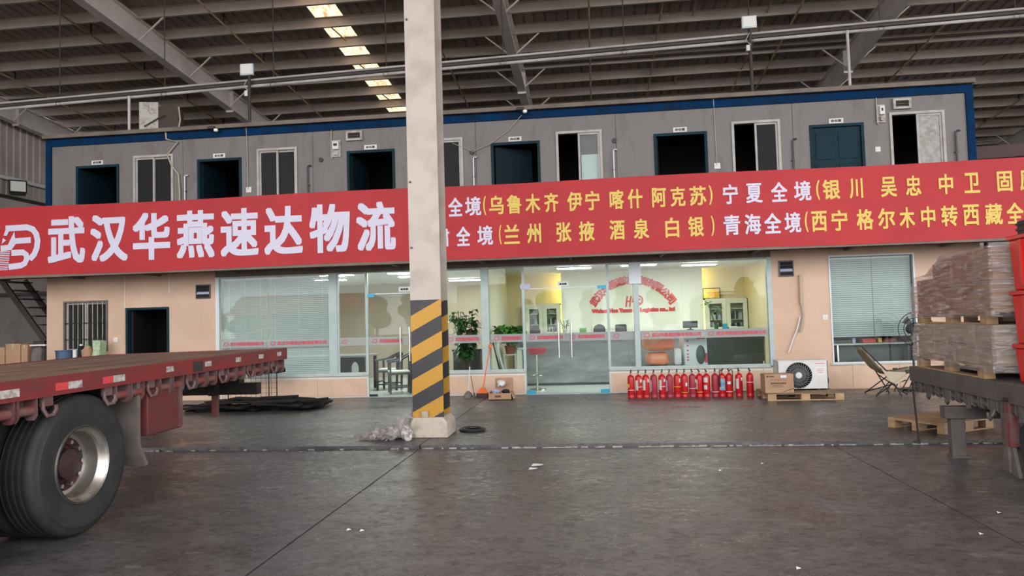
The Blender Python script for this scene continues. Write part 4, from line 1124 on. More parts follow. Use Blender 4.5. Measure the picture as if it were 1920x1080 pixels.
# front sheet with a round opening
n = 40; vs = []; 
for k in range(n):
    a = 2 * math.pi * k / n; vs.append((cx + rr * math.cos(a), AY0, cz + rr * math.sin(a)))
for k in range(n):
    a = 2 * math.pi * k / n; dx, dzv = math.cos(a), math.sin(a)
    s = min(((AX1 if dx > 0 else AX0) - cx) / dx if abs(dx) > 1e-6 else 9, ((AZ1 if dzv > 0 else AZ0) - cz) / dzv if abs(dzv) > 1e-6 else 9)
    vs.append((cx + dx * s, AY0, cz + dzv * s))
mb = MB().add(vs, [(k, (k + 1) % n, n + (k + 1) % n, n + k) for k in range(n)])
ccs = [(AX0, AZ0), (AX1, AZ0), (AX1, AZ1), (AX0, AZ1)]
for (ux, uz) in ccs:
    best = sorted(range(n, 2 * n), key=lambda q: (vs[q][0] - ux) ** 2 + (vs[q][2] - uz) ** 2)[:2]
    mb.add([vs[best[0]], vs[best[1]], (ux, AY0, uz)], [(0, 1, 2)])
mb.box(AX0, AX1, AY0 + 0.3, AY1, AZ0, AZ1).box(AX0, AX0 + 0.01, AY0, AY1, AZ0, AZ1).box(AX1 - 0.01, AX1, AY0, AY1, AZ0, AZ1).box(AX0, AX1, AY0, AY1, AZ0, AZ0 + 0.01)
mb.build('casing', 'white_plastic', ac, smooth=False)
Box(AX0 - 0.006, AX1 + 0.006, AY0 - 0.006, AY1 + 0.006, AZ1 - 0.004, AZ1 + 0.012).build('top_cover', 'white_plastic', ac, bevel=0.004)
MB().lathe([(0.0, -1.30), (0.06, -1.31), (rr - 0.01, -1.29), (rr, -1.30), (rr, -1.42)], (cx, 0, cz), 'y', 40, False).build('fan_shroud', 'black', ac)
fb = MB()
for k in range(3):
    a = 2 * math.pi * k / 3
    for t in range(4):
        a0, a1 = a + t * 0.25, a + (t + 1) * 0.25
        fb.add([(cx + r * math.cos(q), -1.36 + 0.012 * (q - a), cz + r * math.sin(q)) for q, r in ((a0, 0.05), (a1, 0.05), (a1, 0.2), (a0, 0.2))], [(0, 1, 2, 3)])
fb.build('fan_blades', 'black', ac)
for k in range(30):
    a = 2 * math.pi * k / 30
    MB().tube([(cx + r * math.cos(a + (r - 0.06) * 3.2), AY0 - 0.012, cz + r * math.sin(a + (r - 0.06) * 3.2)) for r in (0.055, 0.115, 0.175, rr)], 0.0055, 4).build('grille_wire', 'grille_grey', ac)
for r in (0.11, 0.17, rr):
    MB().tube([(cx + r * math.cos(2 * math.pi * k / 36), AY0 - 0.012, cz + r * math.sin(2 * math.pi * k / 36)) for k in range(37)], 0.004, 4).build('grille_ring', 'grille_grey', ac)
MB().cyl((cx, AY0 - 0.02, cz), (cx, AY0 - 0.008, cz), 0.055, n=20).build('grille_hub', 'white_plastic', ac)
for x in (AX0 + 0.12, AX1 - 0.2): Box(x, x + 0.07, AY0 + 0.01, AY1 - 0.01, 0.125, 0.147).build('foot', 'dark_steel', ac)
mb = MB()
for z, w0, w1 in ((0.60, 0.66, 0.82), (0.50, 0.68, 0.80), (0.47, 0.67, 0.81), (0.44, 0.69, 0.79)):
    mb.box(AX0 + w0, AX0 + w1, AY0 - 0.002, AY0 - 0.0005, z, z + 0.008)
mb.build('print', 'print_red', ac, smooth=False)
Box(AX0 + 0.66, AX0 + 0.82, AY0 - 0.0012, AY0 - 0.0002, 0.40, 0.535).build('rating_label', 'paper', ac, smooth=False)
MB().tube([(AX1, -1.3, 0.34), (AX1 + 0.03, -1.32, 0.32), (AX1 + 0.03, -1.32, 0.25), (AX1, -1.3, 0.22)], 0.012, 6).build('service_valve', 'dark_steel', ac)

cb = empty('carton', (3.19, -1.68, 0.125), label='brown printed carton on the left end of the air conditioner pallet', cat='carton')
Box(2.93, 3.42, -1.85, -1.5, 0.127, 0.46).build('box_body', 'carton', cb, bevel=0.006)
mb = MB().box(2.96, 2.99, -1.8525, -1.851, 0.405, 0.435).box(3.0, 3.09, -1.8525, -1.851, 0.412, 0.43).box(3.02, 3.30, -1.8525, -1.851, 0.355, 0.36).box(3.05, 3.22, -1.8525, -1.851, 0.26, 0.267).box(3.05, 3.26, -1.8525, -1.851, 0.235, 0.242)
for k in range(7): mb.box(3.03 + k * 0.038, 3.06 + k * 0.038, -1.8525, -1.851, 0.285, 0.315)
mb.prism([(3.22, 0.14), (3.42, 0.20), (3.42, 0.215), (3.22, 0.148)], -1.8525, -1.851, 'y')
mb.build('print', 'ink', cb, smooth=False)
Box(3.20, 3.30, -1.8525, -1.851, 0.395, 0.44).build('address_label', 'paper', cb, smooth=False)
st = empty('metal_stand', (3.05, -0.35, 0), label='thin chrome stand behind the carton beside the air conditioner', cat='stand')
MB().cyl((3.24, -0.4, 0.0), (3.24, -0.4, 0.62), 0.012, n=8).build('pole', 'steel', st)
MB().tube([(3.24, -0.4, 0.6), (3.235, -0.42, 0.68), (3.25, -0.43, 0.70)], 0.01, 6).build('hook', 'dark_steel', st)
MB().cyl((3.24, -0.4, 0.0), (3.24, -0.4, 0.02), 0.09, n=16).build('base', 'dark_steel', st)

# loose pallet on the floor at the right
pallet('empty wooden pallet lying on the floor under the grey trailer tail', (4.15, -5.80, 0.0), R(31), 0.92, 0.78, 0.13)

# camping chair
ch = empty('camping_chair', (5.2, -1.25, 0), label='khaki folding camping chair with black crossed legs below the office window', cat='chair')
mb = MB(); prof = [(4.72, 0.90), (4.78, 0.86), (4.90, 0.66), (5.00, 0.53), (5.12, 0.455), (5.28, 0.425), (5.45, 0.43), (5.60, 0.465), (5.70, 0.485)]
ny = 8; vs = []
for (x, z) in prof:
    for j in range(ny + 1):
        f = j / ny * 2 - 1
        w = 0.27 if x > 4.85 else 0.2
        vs.append((x, -1.2 + f * w, z - 0.06 * (1 - f * f) - (0.02 * abs(f) if x < 4.8 else 0)))
fs = [(i * (ny + 1) + j, i * (ny + 1) + j + 1, (i + 1) * (ny + 1) + j + 1, (i + 1) * (ny + 1) + j) for i in range(len(prof) - 1) for j in range(ny)]
o = mb.add(vs, fs).build('sling_seat', 'khaki', ch); so = o.modifiers.new('cloth', 'SOLIDIFY'); so.thickness = 0.012
MB().prism([(5.02, 0.50), (5.12, 0.44), (5.46, 0.42), (5.40, 0.28), (5.26, 0.21), (5.16, 0.27)], -1.49, -1.475, 'y').build('side_pocket', 'khaki_light', ch)
for y in (-1.48, -0.92):
    mb = MB()
    mb.cyl((4.93, y, 0.02), (5.50, y, 0.43), 0.011, n=6).build('leg', 'black', ch)
    MB().cyl((5.12, y + 0.01, 0.44), (5.36, y + 0.01, 0.0), 0.011, n=6).build('leg', 'black', ch)
    MB().cyl((5.30, y - 0.01, 0.02), (5.56, y - 0.01, 0.46), 0.011, n=6).build('leg', 'black', ch)
    MB().cyl((5.62, y, 0.45), (5.44, y, 0.02), 0.011, n=6).build('leg', 'black', ch)
    MB().cyl((4.74, y * 0.75 - 0.3, 0.88), (5.14, y, 0.43), 0.011, n=6).build('back_pole', 'black', ch)
    MB().cyl((4.93, y, 0.0), (4.93, y, 0.03), 0.016, n=8).build('foot', 'black', ch)
    Box(5.44, 5.52, y - 0.02, y + 0.02, 0.40, 0.46).build('hub_joint', 'black', ch, bevel=0.006)
MB().cyl((4.93, -1.48, 0.03), (5.44, -0.92, 0.28), 0.010, n=6).build('leg', 'black', ch)
MB().cyl((4.93, -0.92, 0.03), (5.44, -1.48, 0.28), 0.010, n=6).build('leg', 'black', ch)
MB().cyl((5.44, -1.48, 0.03), (5.18, -0.92, 0.34), 0.010, n=6).build('leg', 'black', ch)

# pedestal fan behind the load
fa = empty('pedestal_fan', (5.98, -0.6, 0), label='large black pedestal fan half hidden behind the wrapped load', cat='fan')
for r in (0.32, 0.22, 0.12):
    MB().tube([(5.98 + r * math.cos(2 * math.pi * k / 32), -0.68, 1.16 + r * math.sin(2 * math.pi * k / 32)) for k in range(33)], 0.008, 5).build('guard_ring', 'black', fa)
for k in range(24):
    a = 2 * math.pi * k / 24
    MB().cyl((5.98 + 0.05 * math.cos(a), -0.70, 1.16 + 0.05 * math.sin(a)), (5.98 + 0.32 * math.cos(a), -0.68, 1.16 + 0.32 * math.sin(a)), 0.003, n=4).build('guard_wire', 'black', fa)
MB().cyl((5.98, -0.66, 1.16), (5.98, -0.42, 1.16), 0.09, n=16).build('motor', 'black', fa)
for k in range(3):
    a = 2 * math.pi * k / 3
    MB().prism([(5.98 + 0.04 * math.cos(a - 0.4), 1.16 + 0.04 * math.sin(a - 0.4)), (5.98 + 0.28 * math.cos(a), 1.16 + 0.28 * math.sin(a)), (5.98 + 0.27 * math.cos(a + 0.55), 1.16 + 0.27 * math.sin(a + 0.55))], -0.66, -0.65, 'y').build('blade', 'dark_steel', fa)
MB().cyl((5.98, -0.5, 0.03), (5.98, -0.5, 1.16), 0.022, n=8).build('pole', 'black', fa)
MB().cyl((5.98, -0.5, 0.0), (5.98, -0.5, 0.04), 0.25, n=24).build('base', 'black', fa)

# broom, mop, open box, litter
br = empty('broom', (-2.33, -0.43, 0), label='orange broom leaning on the low wall beside the open carton', cat='broom')
MB().cyl((-2.325, -0.42, 0.17), (-2.21, -0.05, 0.98), 0.011, n=8).build('broom_handle', 'orange', br)
MB().cyl((-2.21, -0.05, 0.98), (-2.197, -0.02, 1.06), 0.03, n=10).build('grip', 'orange', br)
MB().prism([(-2.36, 0.20), (-2.29, 0.20), (-2.21, 0.085), (-2.45, 0.085)], -0.46, -0.39, 'y').build('broom_head', 'orange', br)
MB().prism([(-2.45, 0.085), (-2.21, 0.085), (-2.20, 0.0), (-2.46, 0.0)], -0.46, -0.38, 'y').build('bristles', 'maroon', br)
mp_ = empty('mop', (-2.64, -0.4, 0), label='white handled mop leaning on the low wall left of the broom', cat='mop')
MB().cyl((-2.63, -0.38, 0.08), (-2.645, -0.05, 0.60), 0.014, n=8).build('mop_handle', 'white_plastic', mp_)
MB().cyl((-2.645, -0.05, 0.60), (-2.64, -0.02, 0.66), 0.022, n=8).build('grip', 'brown_dark', mp_)
MB().lathe([(0.02, 0.13), (0.06, 0.1), (0.10, 0.03), (0.11, 0.0), (0, 0)], (-2.63, -0.4, 0), n=14).build('mop_head', 'rubber_grey', mp_)
dp = empty('dustpan', (-2.47, -0.42, 0), label='grey dustpan with a thin stick between mop and broom', cat='dustpan')
MB().prism([(-2.58, 0.0), (-2.47, 0.0), (-2.47, 0.1), (-2.49, 0.1), (-2.5, 0.012), (-2.58, 0.01)], -0.62, -0.50, 'y').build('pan', 'rubber_grey', dp)
MB().cyl((-2.48, -0.56, 0.05), (-2.62, -0.08, 0.40), 0.006, n=6).build('pan_stick', 'maroon', dp)
ob = empty('carton', (-1.9, -0.82, 0), label='open brown carton of scrap on the ground beside the broom', cat='carton')
mb = MB().box(-2.12, -1.68, -1.0, -0.985, 0, 0.13).box(-2.12, -1.68, -0.64, -0.625, 0, 0.15).box(-2.12, -2.105, -0.985, -0.64, 0, 0.15).box(-1.695, -1.68, -0.985, -0.64, 0, 0.15).box(-2.12, -1.68, -1.0, -0.625, 0, 0.012)
mb.build('box_body', 'carton', ob)
Box(-2.04, -1.68, -0.625, -0.612, 0.15, 0.40).build('lid_flap', 'carton', ob)
MB().prism([(-1.68, 0.13), (-1.665, 0.13), (-1.62, 0.02), (-1.64, 0.02)], -0.98, -0.66, 'y').build('lid_flap', 'carton', ob)
MB().box(-2.0, -1.88, -1.0025, -1.001, 0.05, 0.09).build('print', 'ink', ob)
for k, (x, y, z, c, lb) in enumerate([(-1.99, -0.86, 0.03, 'lavender', 'crumpled pale blue bag in the open carton'), (-1.80, -0.86, 0.03, 'black', 'black plastic scrap in the open carton'), (-1.90, -0.72, 0.18, 'paper', 'white paper sticking out of the open carton')]):
    mb = MB(); vs = []; n1, n2 = 7, 10
    for i in range(n1 + 1):
        for j in range(n2):
            th = math.pi * i / n1; ph = 2 * math.pi * j / n2
            r = 0.085 + 0.03 * noise.noise(Vector((i * 0.9 + k * 7, j * 1.1, k)))
            vs.append((x + r * math.sin(th) * math.cos(ph), y + r * math.sin(th) * math.sin(ph), z + 0.12 + (0.12 if k == 2 else 0.09) * math.cos(th) * r / 0.11 * 0.7))
    mb.add(vs, [(i * n2 + j, i * n2 + (j + 1) % n2, (i + 1) * n2 + (j + 1) % n2, (i + 1) * n2 + j) for i in range(n1) for j in range(n2)])
    tag(mb.build(('plastic_bag', 'plastic_scrap', 'crumpled_paper')[k], c, smooth=False), lb, ('bag', 'scrap', 'paper')[k])

# heap of discarded stretch film by the column
mb = MB()
for k in range(40):
    t = rnd.random(); x = -3.15 + 0.68 * t + rnd.uniform(-0.08, 0.08); y = -5.55 + rnd.uniform(-0.2, 0.3) - 0.05 * t
    h = 0.03 + 0.34 * t ** 1.5; n1 = 9; R0 = rnd.uniform(0.07, 0.15); vs = []
    for i in range(n1):
        for j in range(n1):
            u, v = i / (n1 - 1) * 2 - 1, j / (n1 - 1) * 2 - 1
            p = Vector((x + u * R0 * 1.3, y + v * R0, 0))
            q = noise.noise(Vector((u * 2.2 + k * 3.7, v * 2.2, k))); q2 = noise.noise(Vector((u * 5 + k, v * 5, 3.0)))
            z = max(0.004, h * (1 - 0.6 * (u * u + v * v)) * (0.75 + 0.9 * q) + 0.05 * q2)
            vs.append((p.x + 0.05 * q2, p.y + 0.05 * q, z))
    mb.add(vs, [(i * n1 + j, i * n1 + j + 1, (i + 1) * n1 + j + 1, (i + 1) * n1 + j) for i in range(n1 - 1) for j in range(n1 - 1)])
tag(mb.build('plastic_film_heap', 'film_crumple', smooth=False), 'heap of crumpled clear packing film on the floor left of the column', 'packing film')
tag(MB().tube([(-1.765 + 0.165 * math.cos(2 * math.pi * k / 28), -5.03 + 0.165 * math.sin(2 * math.pi * k / 28), 0.022) for k in range(29)], 0.022, 8)
    .tube([(-1.75 + 0.13 * math.cos(2 * math.pi * k / 28), -5.04 + 0.13 * math.sin(2 * math.pi * k / 28), 0.03) for k in range(29)], 0.014, 8).build('coiled_cable', 'black'),
    'black coiled cable lying on the floor right of the column', 'cable')
for k, (x, y) in enumerate([(-0.67, -7.34), (-0.70, -7.54), (-1.91, -9.81), (-1.80, -9.83), (1.67, -7.34), (1.19, -7.68), (1.17, -10.6), (2.57, -9.86), (2.97, -9.3)]):
    big = k < 2; s = 0.05 if k == 0 else 0.035 if big else 0.012
    mb = MB().add([(x - s * 1.3, y - s, -0.036), (x + s, y - s * 0.7, -0.030), (x + s * 1.2, y + s, -0.036), (x - s, y + s * 0.8, -0.026)], [(0, 1, 2), (0, 2, 3)])
    o = mb.build('paper_scrap', 'paper', smooth=False); sm = o.modifiers.new('thick', 'SOLIDIFY'); sm.thickness = 0.002
    tag(o, ('larger white torn paper on the dark floor in front of the entrance' if k == 0 else 'smaller torn paper just nearer than the larger one on the floor') if big else ['', '', 'pale litter speck beside the long floor joint, nearer the column', 'pale litter speck beside the long floor joint, nearer the camera', 'white litter speck in front of the air conditioner', 'white litter speck between the entrance and the grey trailer', 'pale litter speck at the bottom edge of the picture', 'white litter speck near the right floor joint', 'white litter speck farthest to the right on the floor'][k], 'litter', 'paper scraps on the floor')

# black scrap metal pile and wire rack by the left window
pile = empty('scrap_pile', (-6.6, -1.7, 0), label='low pile of black scrap sheets and strips under the trailer tail', cat='scrap pile')
for k in range(64):
    x = rnd.uniform(-7.6, -5.55); y = rnd.uniform(-2.35, -1.4); z = 0.012 + 0.24 * rnd.random() * (1 - abs(x + 6.4) / 1.5)
    z = max(0.012, z); L = rnd.uniform(0.25, 0.6)
    M4 = Matrix.Translation((x, y, z)) @ Matrix.Rotation(rnd.uniform(-0.4, 0.4), 4, 'Z') @ Matrix.Rotation(rnd.uniform(-0.06, 0.06), 4, 'Y')
    MB(M4).box(-L, L, -rnd.uniform(0.04, 0.2), rnd.uniform(0.04, 0.2), -0.008, rnd.uniform(0.005, 0.03)).build('scrap_strip', 'scrap', pile, smooth=False)
rk = empty('wire_rack', (-6.6, -0.5, 0), label='dark wire mesh rack behind the scrap pile under the shop window', cat='rack')
for x in (-7.6, -6.72, -6.55): MB().cyl((x, -0.75, 0), (x, -0.75, 0.72), 0.014, n=6).build('post', 'dark_steel', rk)
for k in range(6): MB().cyl((-7.6, -0.75, 0.1 + k * 0.1), (-6.55, -0.75, 0.1 + k * 0.1), 0.004, n=4).build('mesh_wire', 'dark_steel', rk)
for k in range(10): MB().cyl((-7.55 + k * 0.11, -0.75, 0.05), (-7.55 + k * 0.11, -0.75, 0.62), 0.004, n=4).build('mesh_wire', 'dark_steel', rk)
cv = Box(-7.62, -6.5, -0.80, -0.42, 0.60, 0.69).build('rack_top', 'scrap', rk, bevel=0.01)

# ================================================================== OFFICE INTERIORS
def tube_lamp(label, x, y, L=0.6, rz=0.0):
    t = empty('ceiling_light', (x, y, 2.74), rz, label=label, cat='lamp', group='office ceiling lights')
    M4 = WM[t.name]
    MB(M4).box(-L / 2 - 0.03, L / 2 + 0.03, -0.10, 0.10, -0.035, 0.0).build('housing', 'white_plastic', t)
    MB(M4).box(-L / 2, L / 2, -0.09, 0.09, -0.05, -0.036).build('diffuser', 'tube_light', t, smooth=False)
tube_lamp('bright strip light left of the red wall lettering', -0.45, 1.55, 0.75)
tube_lamp('bright strip light right of the red wall lettering', 2.4, 1.9, 0.75)
tube_lamp('strip light over the middle of the reception', 1.0, 1.3, 0.75)
tube_lamp('strip light over the meeting table', -4.4, 2.4, 0.75)
tube_lamp('strip light at the rear of the meeting room', -3.5, 4.6, 0.9)
tube_lamp('added strip light just inside the meeting room door', -4.3, 1.1, 0.75)  # extra lamp added to brighten the meeting room
tube_lamp('added strip light behind the clear pane left of the meeting room door', -5.9, 1.1, 0.75)  # second lamp added for a brighter meeting room
tube_lamp('strip light over the left end of the meeting room', -6.6, 2.6, 0.75)

# wall lettering on the feature wall
sg = empty('wall_sign', (0.95, 3.6, 1.6), label='red company name in an arc with logo and English line on the pale office wall', cat='wall sign')
mb = MB(); cxs, czs, rad = 0.953, 1.14, 1.37
chars = '武汉华燕速达物流有限公司'
for k, ch in enumerate(chars):
    a = R(125 - 70 / 11 * k * 1.0 - 0) if False else R(90 + 52.5 - 105 / 11 * k)
    px, pz = cxs + rad * 0.88 * math.cos(a), czs + 0.02 + rad * math.sin(a) * 0.985
    v, f, x0, x1, y0, y1 = glyph(ch); s = 0.21 / max(x1 - x0, y1 - y0); t = a - R(90)
    for q, (dx, dy) in enumerate(((0, 0), (.045, .045), (-.045, .045), (.045, -.045), (-.045, -.045))):
        mb.add([(px + ((p[0] + dx - (x0 + x1) / 2) * math.cos(t) - (p[1] + dy - (y0 + y1) / 2) * math.sin(t)) * s, 3.588 - 0.0004 * q, pz + ((p[0] + dx - (x0 + x1) / 2) * math.sin(t) + (p[1] + dy - (y0 + y1) / 2) * math.cos(t)) * s) for p in v], f)
mb.build('arc_lettering', 'sign_red', sg, smooth=False)
mb = MB(); put_text(mb, 'Wuhan Hua Yansu da Logistics co., ltd', -0.09, 2.0, 1.65, 1.785, 3.588, 0.026)
mb.build('english_lettering', 'sign_red', sg, smooth=False)
mb = MB(); logo(mb, 0.93, 2.26, 0.00052, 3.59, False)
mb.build('logo', 'sign_red', sg, smooth=False)

# reception counter
rc = empty('reception_counter', (1.0, 2.1, 0), label='long grey stone patterned reception counter under the red wall sign', cat='counter')
for a, b in ((-1.95, -0.62), (-0.615, 0.75), (0.755, 2.1), (2.105, 3.78)):
    Box(a, b, 2.0, 2.06, 0.06, 1.16).build('front_panel', 'counter' if a < 2 else 'counter_dark', rc, bevel=0.003)
Box(-1.98, 3.79, 1.92, 2.32, 1.16, 1.215).build('counter_top', 'counter_dark', rc, bevel=0.006)
Box(-1.93, 3.78, 2.03, 2.06, 0, 0.06).build('plinth_strip', 'black', rc)
Box(-1.97, -1.92, 2.06, 2.6, 0, 1.16).build('side_panel', 'counter_dark', rc)
Box(-1.95, 3.78, 2.3, 2.75, 0.72, 0.75).build('work_top', 'furniture', rc)

def office_chair(label, x, w, h, z, arch):
    c = empty('office_chair', (x, 3.0, 0), label=label, cat='chair', group='chairs behind the counter')
    if arch:
        pts = [(x - w / 2, z - 0.5)] + [(x + w / 2 * math.cos(R(180 - 180 * k / 12)), z - w * 0.45 + w * 0.45 * math.sin(R(180 * k / 12))) for k in range(13)] + [(x + w / 2, z - 0.5)]
        MB().prism(pts, 3.15, 3.22, 'y').build('backrest', 'black', c, bevel=0.012)
    else:
        Box(x - w / 2, x + w / 2, 3.15, 3.22, z - 0.5, z).build('backrest', 'dark_steel', c, bevel=0.03)
    Box(x - 0.24, x + 0.24, 2.78, 3.2, 0.46, 0.53).build('seat', 'black', c, bevel=0.02)
    MB().cyl((x, 3.0, 0.06), (x, 3.0, 0.46), 0.03).build('column', 'steel', c)
    for k in range(5):
        a = 2 * math.pi * k / 5
        MB().bar((x, 3.0, 0.07), (x + 0.28 * math.cos(a), 3.0 + 0.28 * math.sin(a), 0.05), 0.035).build('base_arm', 'black', c)
    MB().bar((x, 3.2, 0.5), (x, 3.2, z - 0.45), 0.05, 0.02).build('back_stem', 'black', c)
office_chair('black rounded chair back in front of the glazed white cabinet', -1.52, 0.26, 0, 1.40, True)
office_chair('black rounded chair back below the English line of the wall sign', 0.09, 0.30, 0, 1.40, True)
office_chair('dark square chair back right of the rounded one under the wall sign', 0.62, 0.28, 0, 1.38, False)
bx = empty('monitor', (2.22, 2.1, 1.215), label='dark monitor standing on the counter above the white carton', cat='monitor')
Box(2.02, 2.36, 2.2, 2.24, 1.26, 1.42).build('screen', 'black', bx, bevel=0.008)
Box(2.12, 2.26, 2.18, 2.28, 1.216, 1.23).build('stand', 'black', bx); Box(2.17, 2.21, 2.22, 2.25, 1.23, 1.27).build('neck', 'black', bx)
tag(Box(-0.38, -0.22, 2.1, 2.2, 1.216, 1.33).build('paper_box', 'leaf', bevel=0.006), 'small green box on the counter left of the door handles', 'box')
tag(Box(2.92, 3.02, 2.1, 2.2, 1.216, 1.34).build('tissue_box', 'cyan', bevel=0.006), 'bright cyan box on the counter beside the spiky plant', 'box')
tag(Box(3.04, 3.24, 2.1, 2.25, 1.216, 1.27).build('paper_stack', 'paper', bevel=0.004), 'flat pale box on the counter right of the cyan box', 'box')
tag(Box(1.55, 1.85, 2.05, 2.2, 1.216, 1.27).build('leaflet_stack', 'paper'), 'pile of white leaflets on the counter left of the monitor', 'papers')

def cabinet(label, x0, x1, top):
    c = empty('filing_cabinet', ((x0 + x1) / 2, 3.9, 0), label=label, cat='cabinet', group='glazed office cabinets')
    y0, y1 = 3.62, 3.99
    mb = MB().box(x0, x0 + 0.02, y0, y1, 0, top).box(x1 - 0.02, x1, y0, y1, 0, top).box(x0, x1, y0, y1, top - 0.03, top).box(x0, x1, y1 - 0.02, y1, 0, top).box(x0, x1, y0, y1, 0, 0.06)
    mb.build('carcass', 'furniture', c)
    zs = 1.14; m = (x0 + x1) / 2
    for k in range(3): Box(x0 + 0.02, x1 - 0.02, y0 + 0.03, y1 - 0.02, zs + k * (top - zs) / 3, zs + 0.02 + k * (top - zs) / 3).build('shelf', 'furniture', c)
    for a, b in ((x0 + 0.01, m - 0.003), (m + 0.003, x1 - 0.01)):
        d = frame(MB(), a, b, zs, top - 0.03, y0 - 0.02, y0, 0.10).build('glazed_door', 'furniture', c)
        Box(a + 0.10, b - 0.10, y0 - 0.012, y0 - 0.008, zs + 0.10, top - 0.13).build('door_pane', 'glass', d, smooth=False)
        Box(a, b, y0 - 0.02, y0, 0.07, zs - 0.005).build('door_panel', 'furniture', c)
        xx = a + 0.13
        while xx < b - 0.16:
            w = rnd.uniform(0.03, 0.05)
            for k in (0, 1):
                h = rnd.uniform(0.12, 0.2)
                Box(xx, xx + w, y0 + 0.08, y1 - 0.05, zs + 0.021 + k * (top - zs) / 3, zs + 0.021 + h + k * (top - zs) / 3).build('folder', rnd.choice(['label_blue', 'dark_steel', 'lavender', 'brown_dark', 'paper']), c)
            xx += w + 0.004
    return c
cabinet('glazed cream cabinet in the left recess of the office wall', -1.80, -0.88, 1.96)
cabinet('glazed cream cabinet under the golden plaque at the right', 2.74, 3.78, 1.96)
pq = empty('award_plaque', (2.93, 3.98, 2.0), label='golden framed award plaque standing on top of the right glazed cabinet', cat='plaque')
Box(2.76, 3.16, 3.90, 3.92, 1.965, 2.22).build('plaque_face', 'gold', pq)
frame(MB(), 2.74, 3.18, 1.961, 2.24, 3.885, 3.92, 0.02).build('plaque_frame', 'brown_dark', pq)
mb = MB()
for k in range(4): mb.box(2.85 + k * 0.06, 2.89 + k * 0.06, 3.897, 3.899, 2.10, 2.13)
mb.box(2.86, 3.06, 3.897, 3.899, 2.06, 2.07).build('plaque_print', 'orange', pq, smooth=False)

# plants
def leaf_mesh(mb, p, d, L, w, droop=0.3):
    d = Vector(d).normalized(); s = d.cross(Vector((0, 0, 1)))
    s = Vector((1, 0, 0)) if s.length < 0.05 else s.normalized()
    p = Vector(p); m = p + d * L * 0.5 + Vector((0, 0, 0.06 * L)); e = p + d * L - Vector((0, 0, droop * L))
    mb.add([p, m + s * w / 2, e, m - s * w / 2, m + Vector((0, 0, -0.05 * L))], [(0, 1, 4), (1, 2, 4), (2, 3, 4), (3, 0, 4)])
def plant(name, label, x, y, z0, pot_h, pot_r, h, rr_, nstem, nleaf, LL, W, m, potm):
    p = empty(name, (x, y, z0), label=label, cat='plant')
    MB().lathe([(0, 0), (pot_r * 0.75, 0), (pot_r, pot_h), (pot_r * 1.06, pot_h), (pot_r * 1.06, pot_h + 0.02), (pot_r * 0.92, pot_h + 0.02), (pot_r * 0.9, pot_h - 0.03), (0, pot_h - 0.03)], (x, y, z0), n=18).build('pot', potm, p)
    for k in range(nstem):
        a = 2 * math.pi * k / nstem + rnd.random(); tip = Vector((x + rr_ * 0.55 * math.cos(a), y + rr_ * 0.55 * math.sin(a), z0 + pot_h + h * rnd.uniform(0.75, 1.0))); b0 = Vector((x + 0.02 * math.cos(a), y + 0.02 * math.sin(a), z0 + pot_h - 0.04))
        stem = MB().tube([b0, b0.lerp(tip, 0.5) + Vector((0, 0, 0.05 * h)), tip], 0.008, 5).build('stem', 'stem', p)
        lm = MB()
        for q in range(nleaf):
            f = rnd.uniform(0.35, 1.0); c = b0.lerp(tip, f); aa = rnd.uniform(0, 6.283); el = rnd.uniform(-0.3, 0.7)
            leaf_mesh(lm, c, (math.cos(aa), math.sin(aa), el), LL * rnd.uniform(0.7, 1.15), W, rnd.uniform(0.1, 0.6))
        lm.build('leaves', m, stem, smooth=False, kind='stuff')
plant('potted_tree', 'tall leafy potted tree behind the glass right of the column', -2.86, 0.66, 0.004, 0.32, 0.15, 1.55, 0.46, 9, 44, 0.22, 0.10, 'leaf_dark', 'dark_steel')
plant('potted_plant', 'bushy green plant on a small stand beside the mullion', -1.86, 0.62, 0.82, 0.16, 0.12, 0.46, 0.55, 10, 38, 0.17, 0.12, 'leaf', 'terracotta')
ps = empty('plant_stand', (-1.86, 0.62, 0), label='small white plant stand carrying the bushy green plant', cat='stand')
Box(-2.0, -1.72, 0.48, 0.76, 0.795, 0.82).build('shelf', 'pot_white', ps)
for x in (-1.98, -1.74):
    for y in (0.50, 0.74): MB().cyl((x, y, 0.004), (x, y, 0.80), 0.012, n=6).build('leg', 'pot_white', ps)
plant('potted_plant', 'small leafy plant on the counter in front of the left cabinet', -0.72, 2.12, 1.216, 0.07, 0.05, 0.28, 0.2, 4, 12, 0.10, 0.04, 'leaf', 'pot_white')
sp = empty('dracaena', (2.72, 2.1, 1.216), label='spiky dracaena in a dark pot on the counter below the golden plaque', cat='plant')
MB().lathe([(0, 0), (0.045, 0), (0.06, 0.11), (0.05, 0.11), (0, 0.09)], (2.76, 2.1, 1.216), n=14).build('pot', 'leaf_dark', sp)
for tip, r in (((2.60, 2.1, 1.80), 0.011), ((2.84, 2.1, 1.66), 0.011)):
    s_ = MB().tube([(2.76, 2.1, 1.30), (2.76 + (tip[0] - 2.76) * 0.6, 2.1, 1.55), tip], r, 6).build('stem', 'stem', sp)
    lm = MB()
    for q in range(22):
        a = rnd.uniform(0, 6.28); leaf_mesh(lm, tip, (math.cos(a), math.sin(a), rnd.uniform(-0.5, 0.9)), rnd.uniform(0.12, 0.2), 0.018, 0.2)
    lm.build('leaves', 'leaf_dark', s_, smooth=False, kind='stuff')

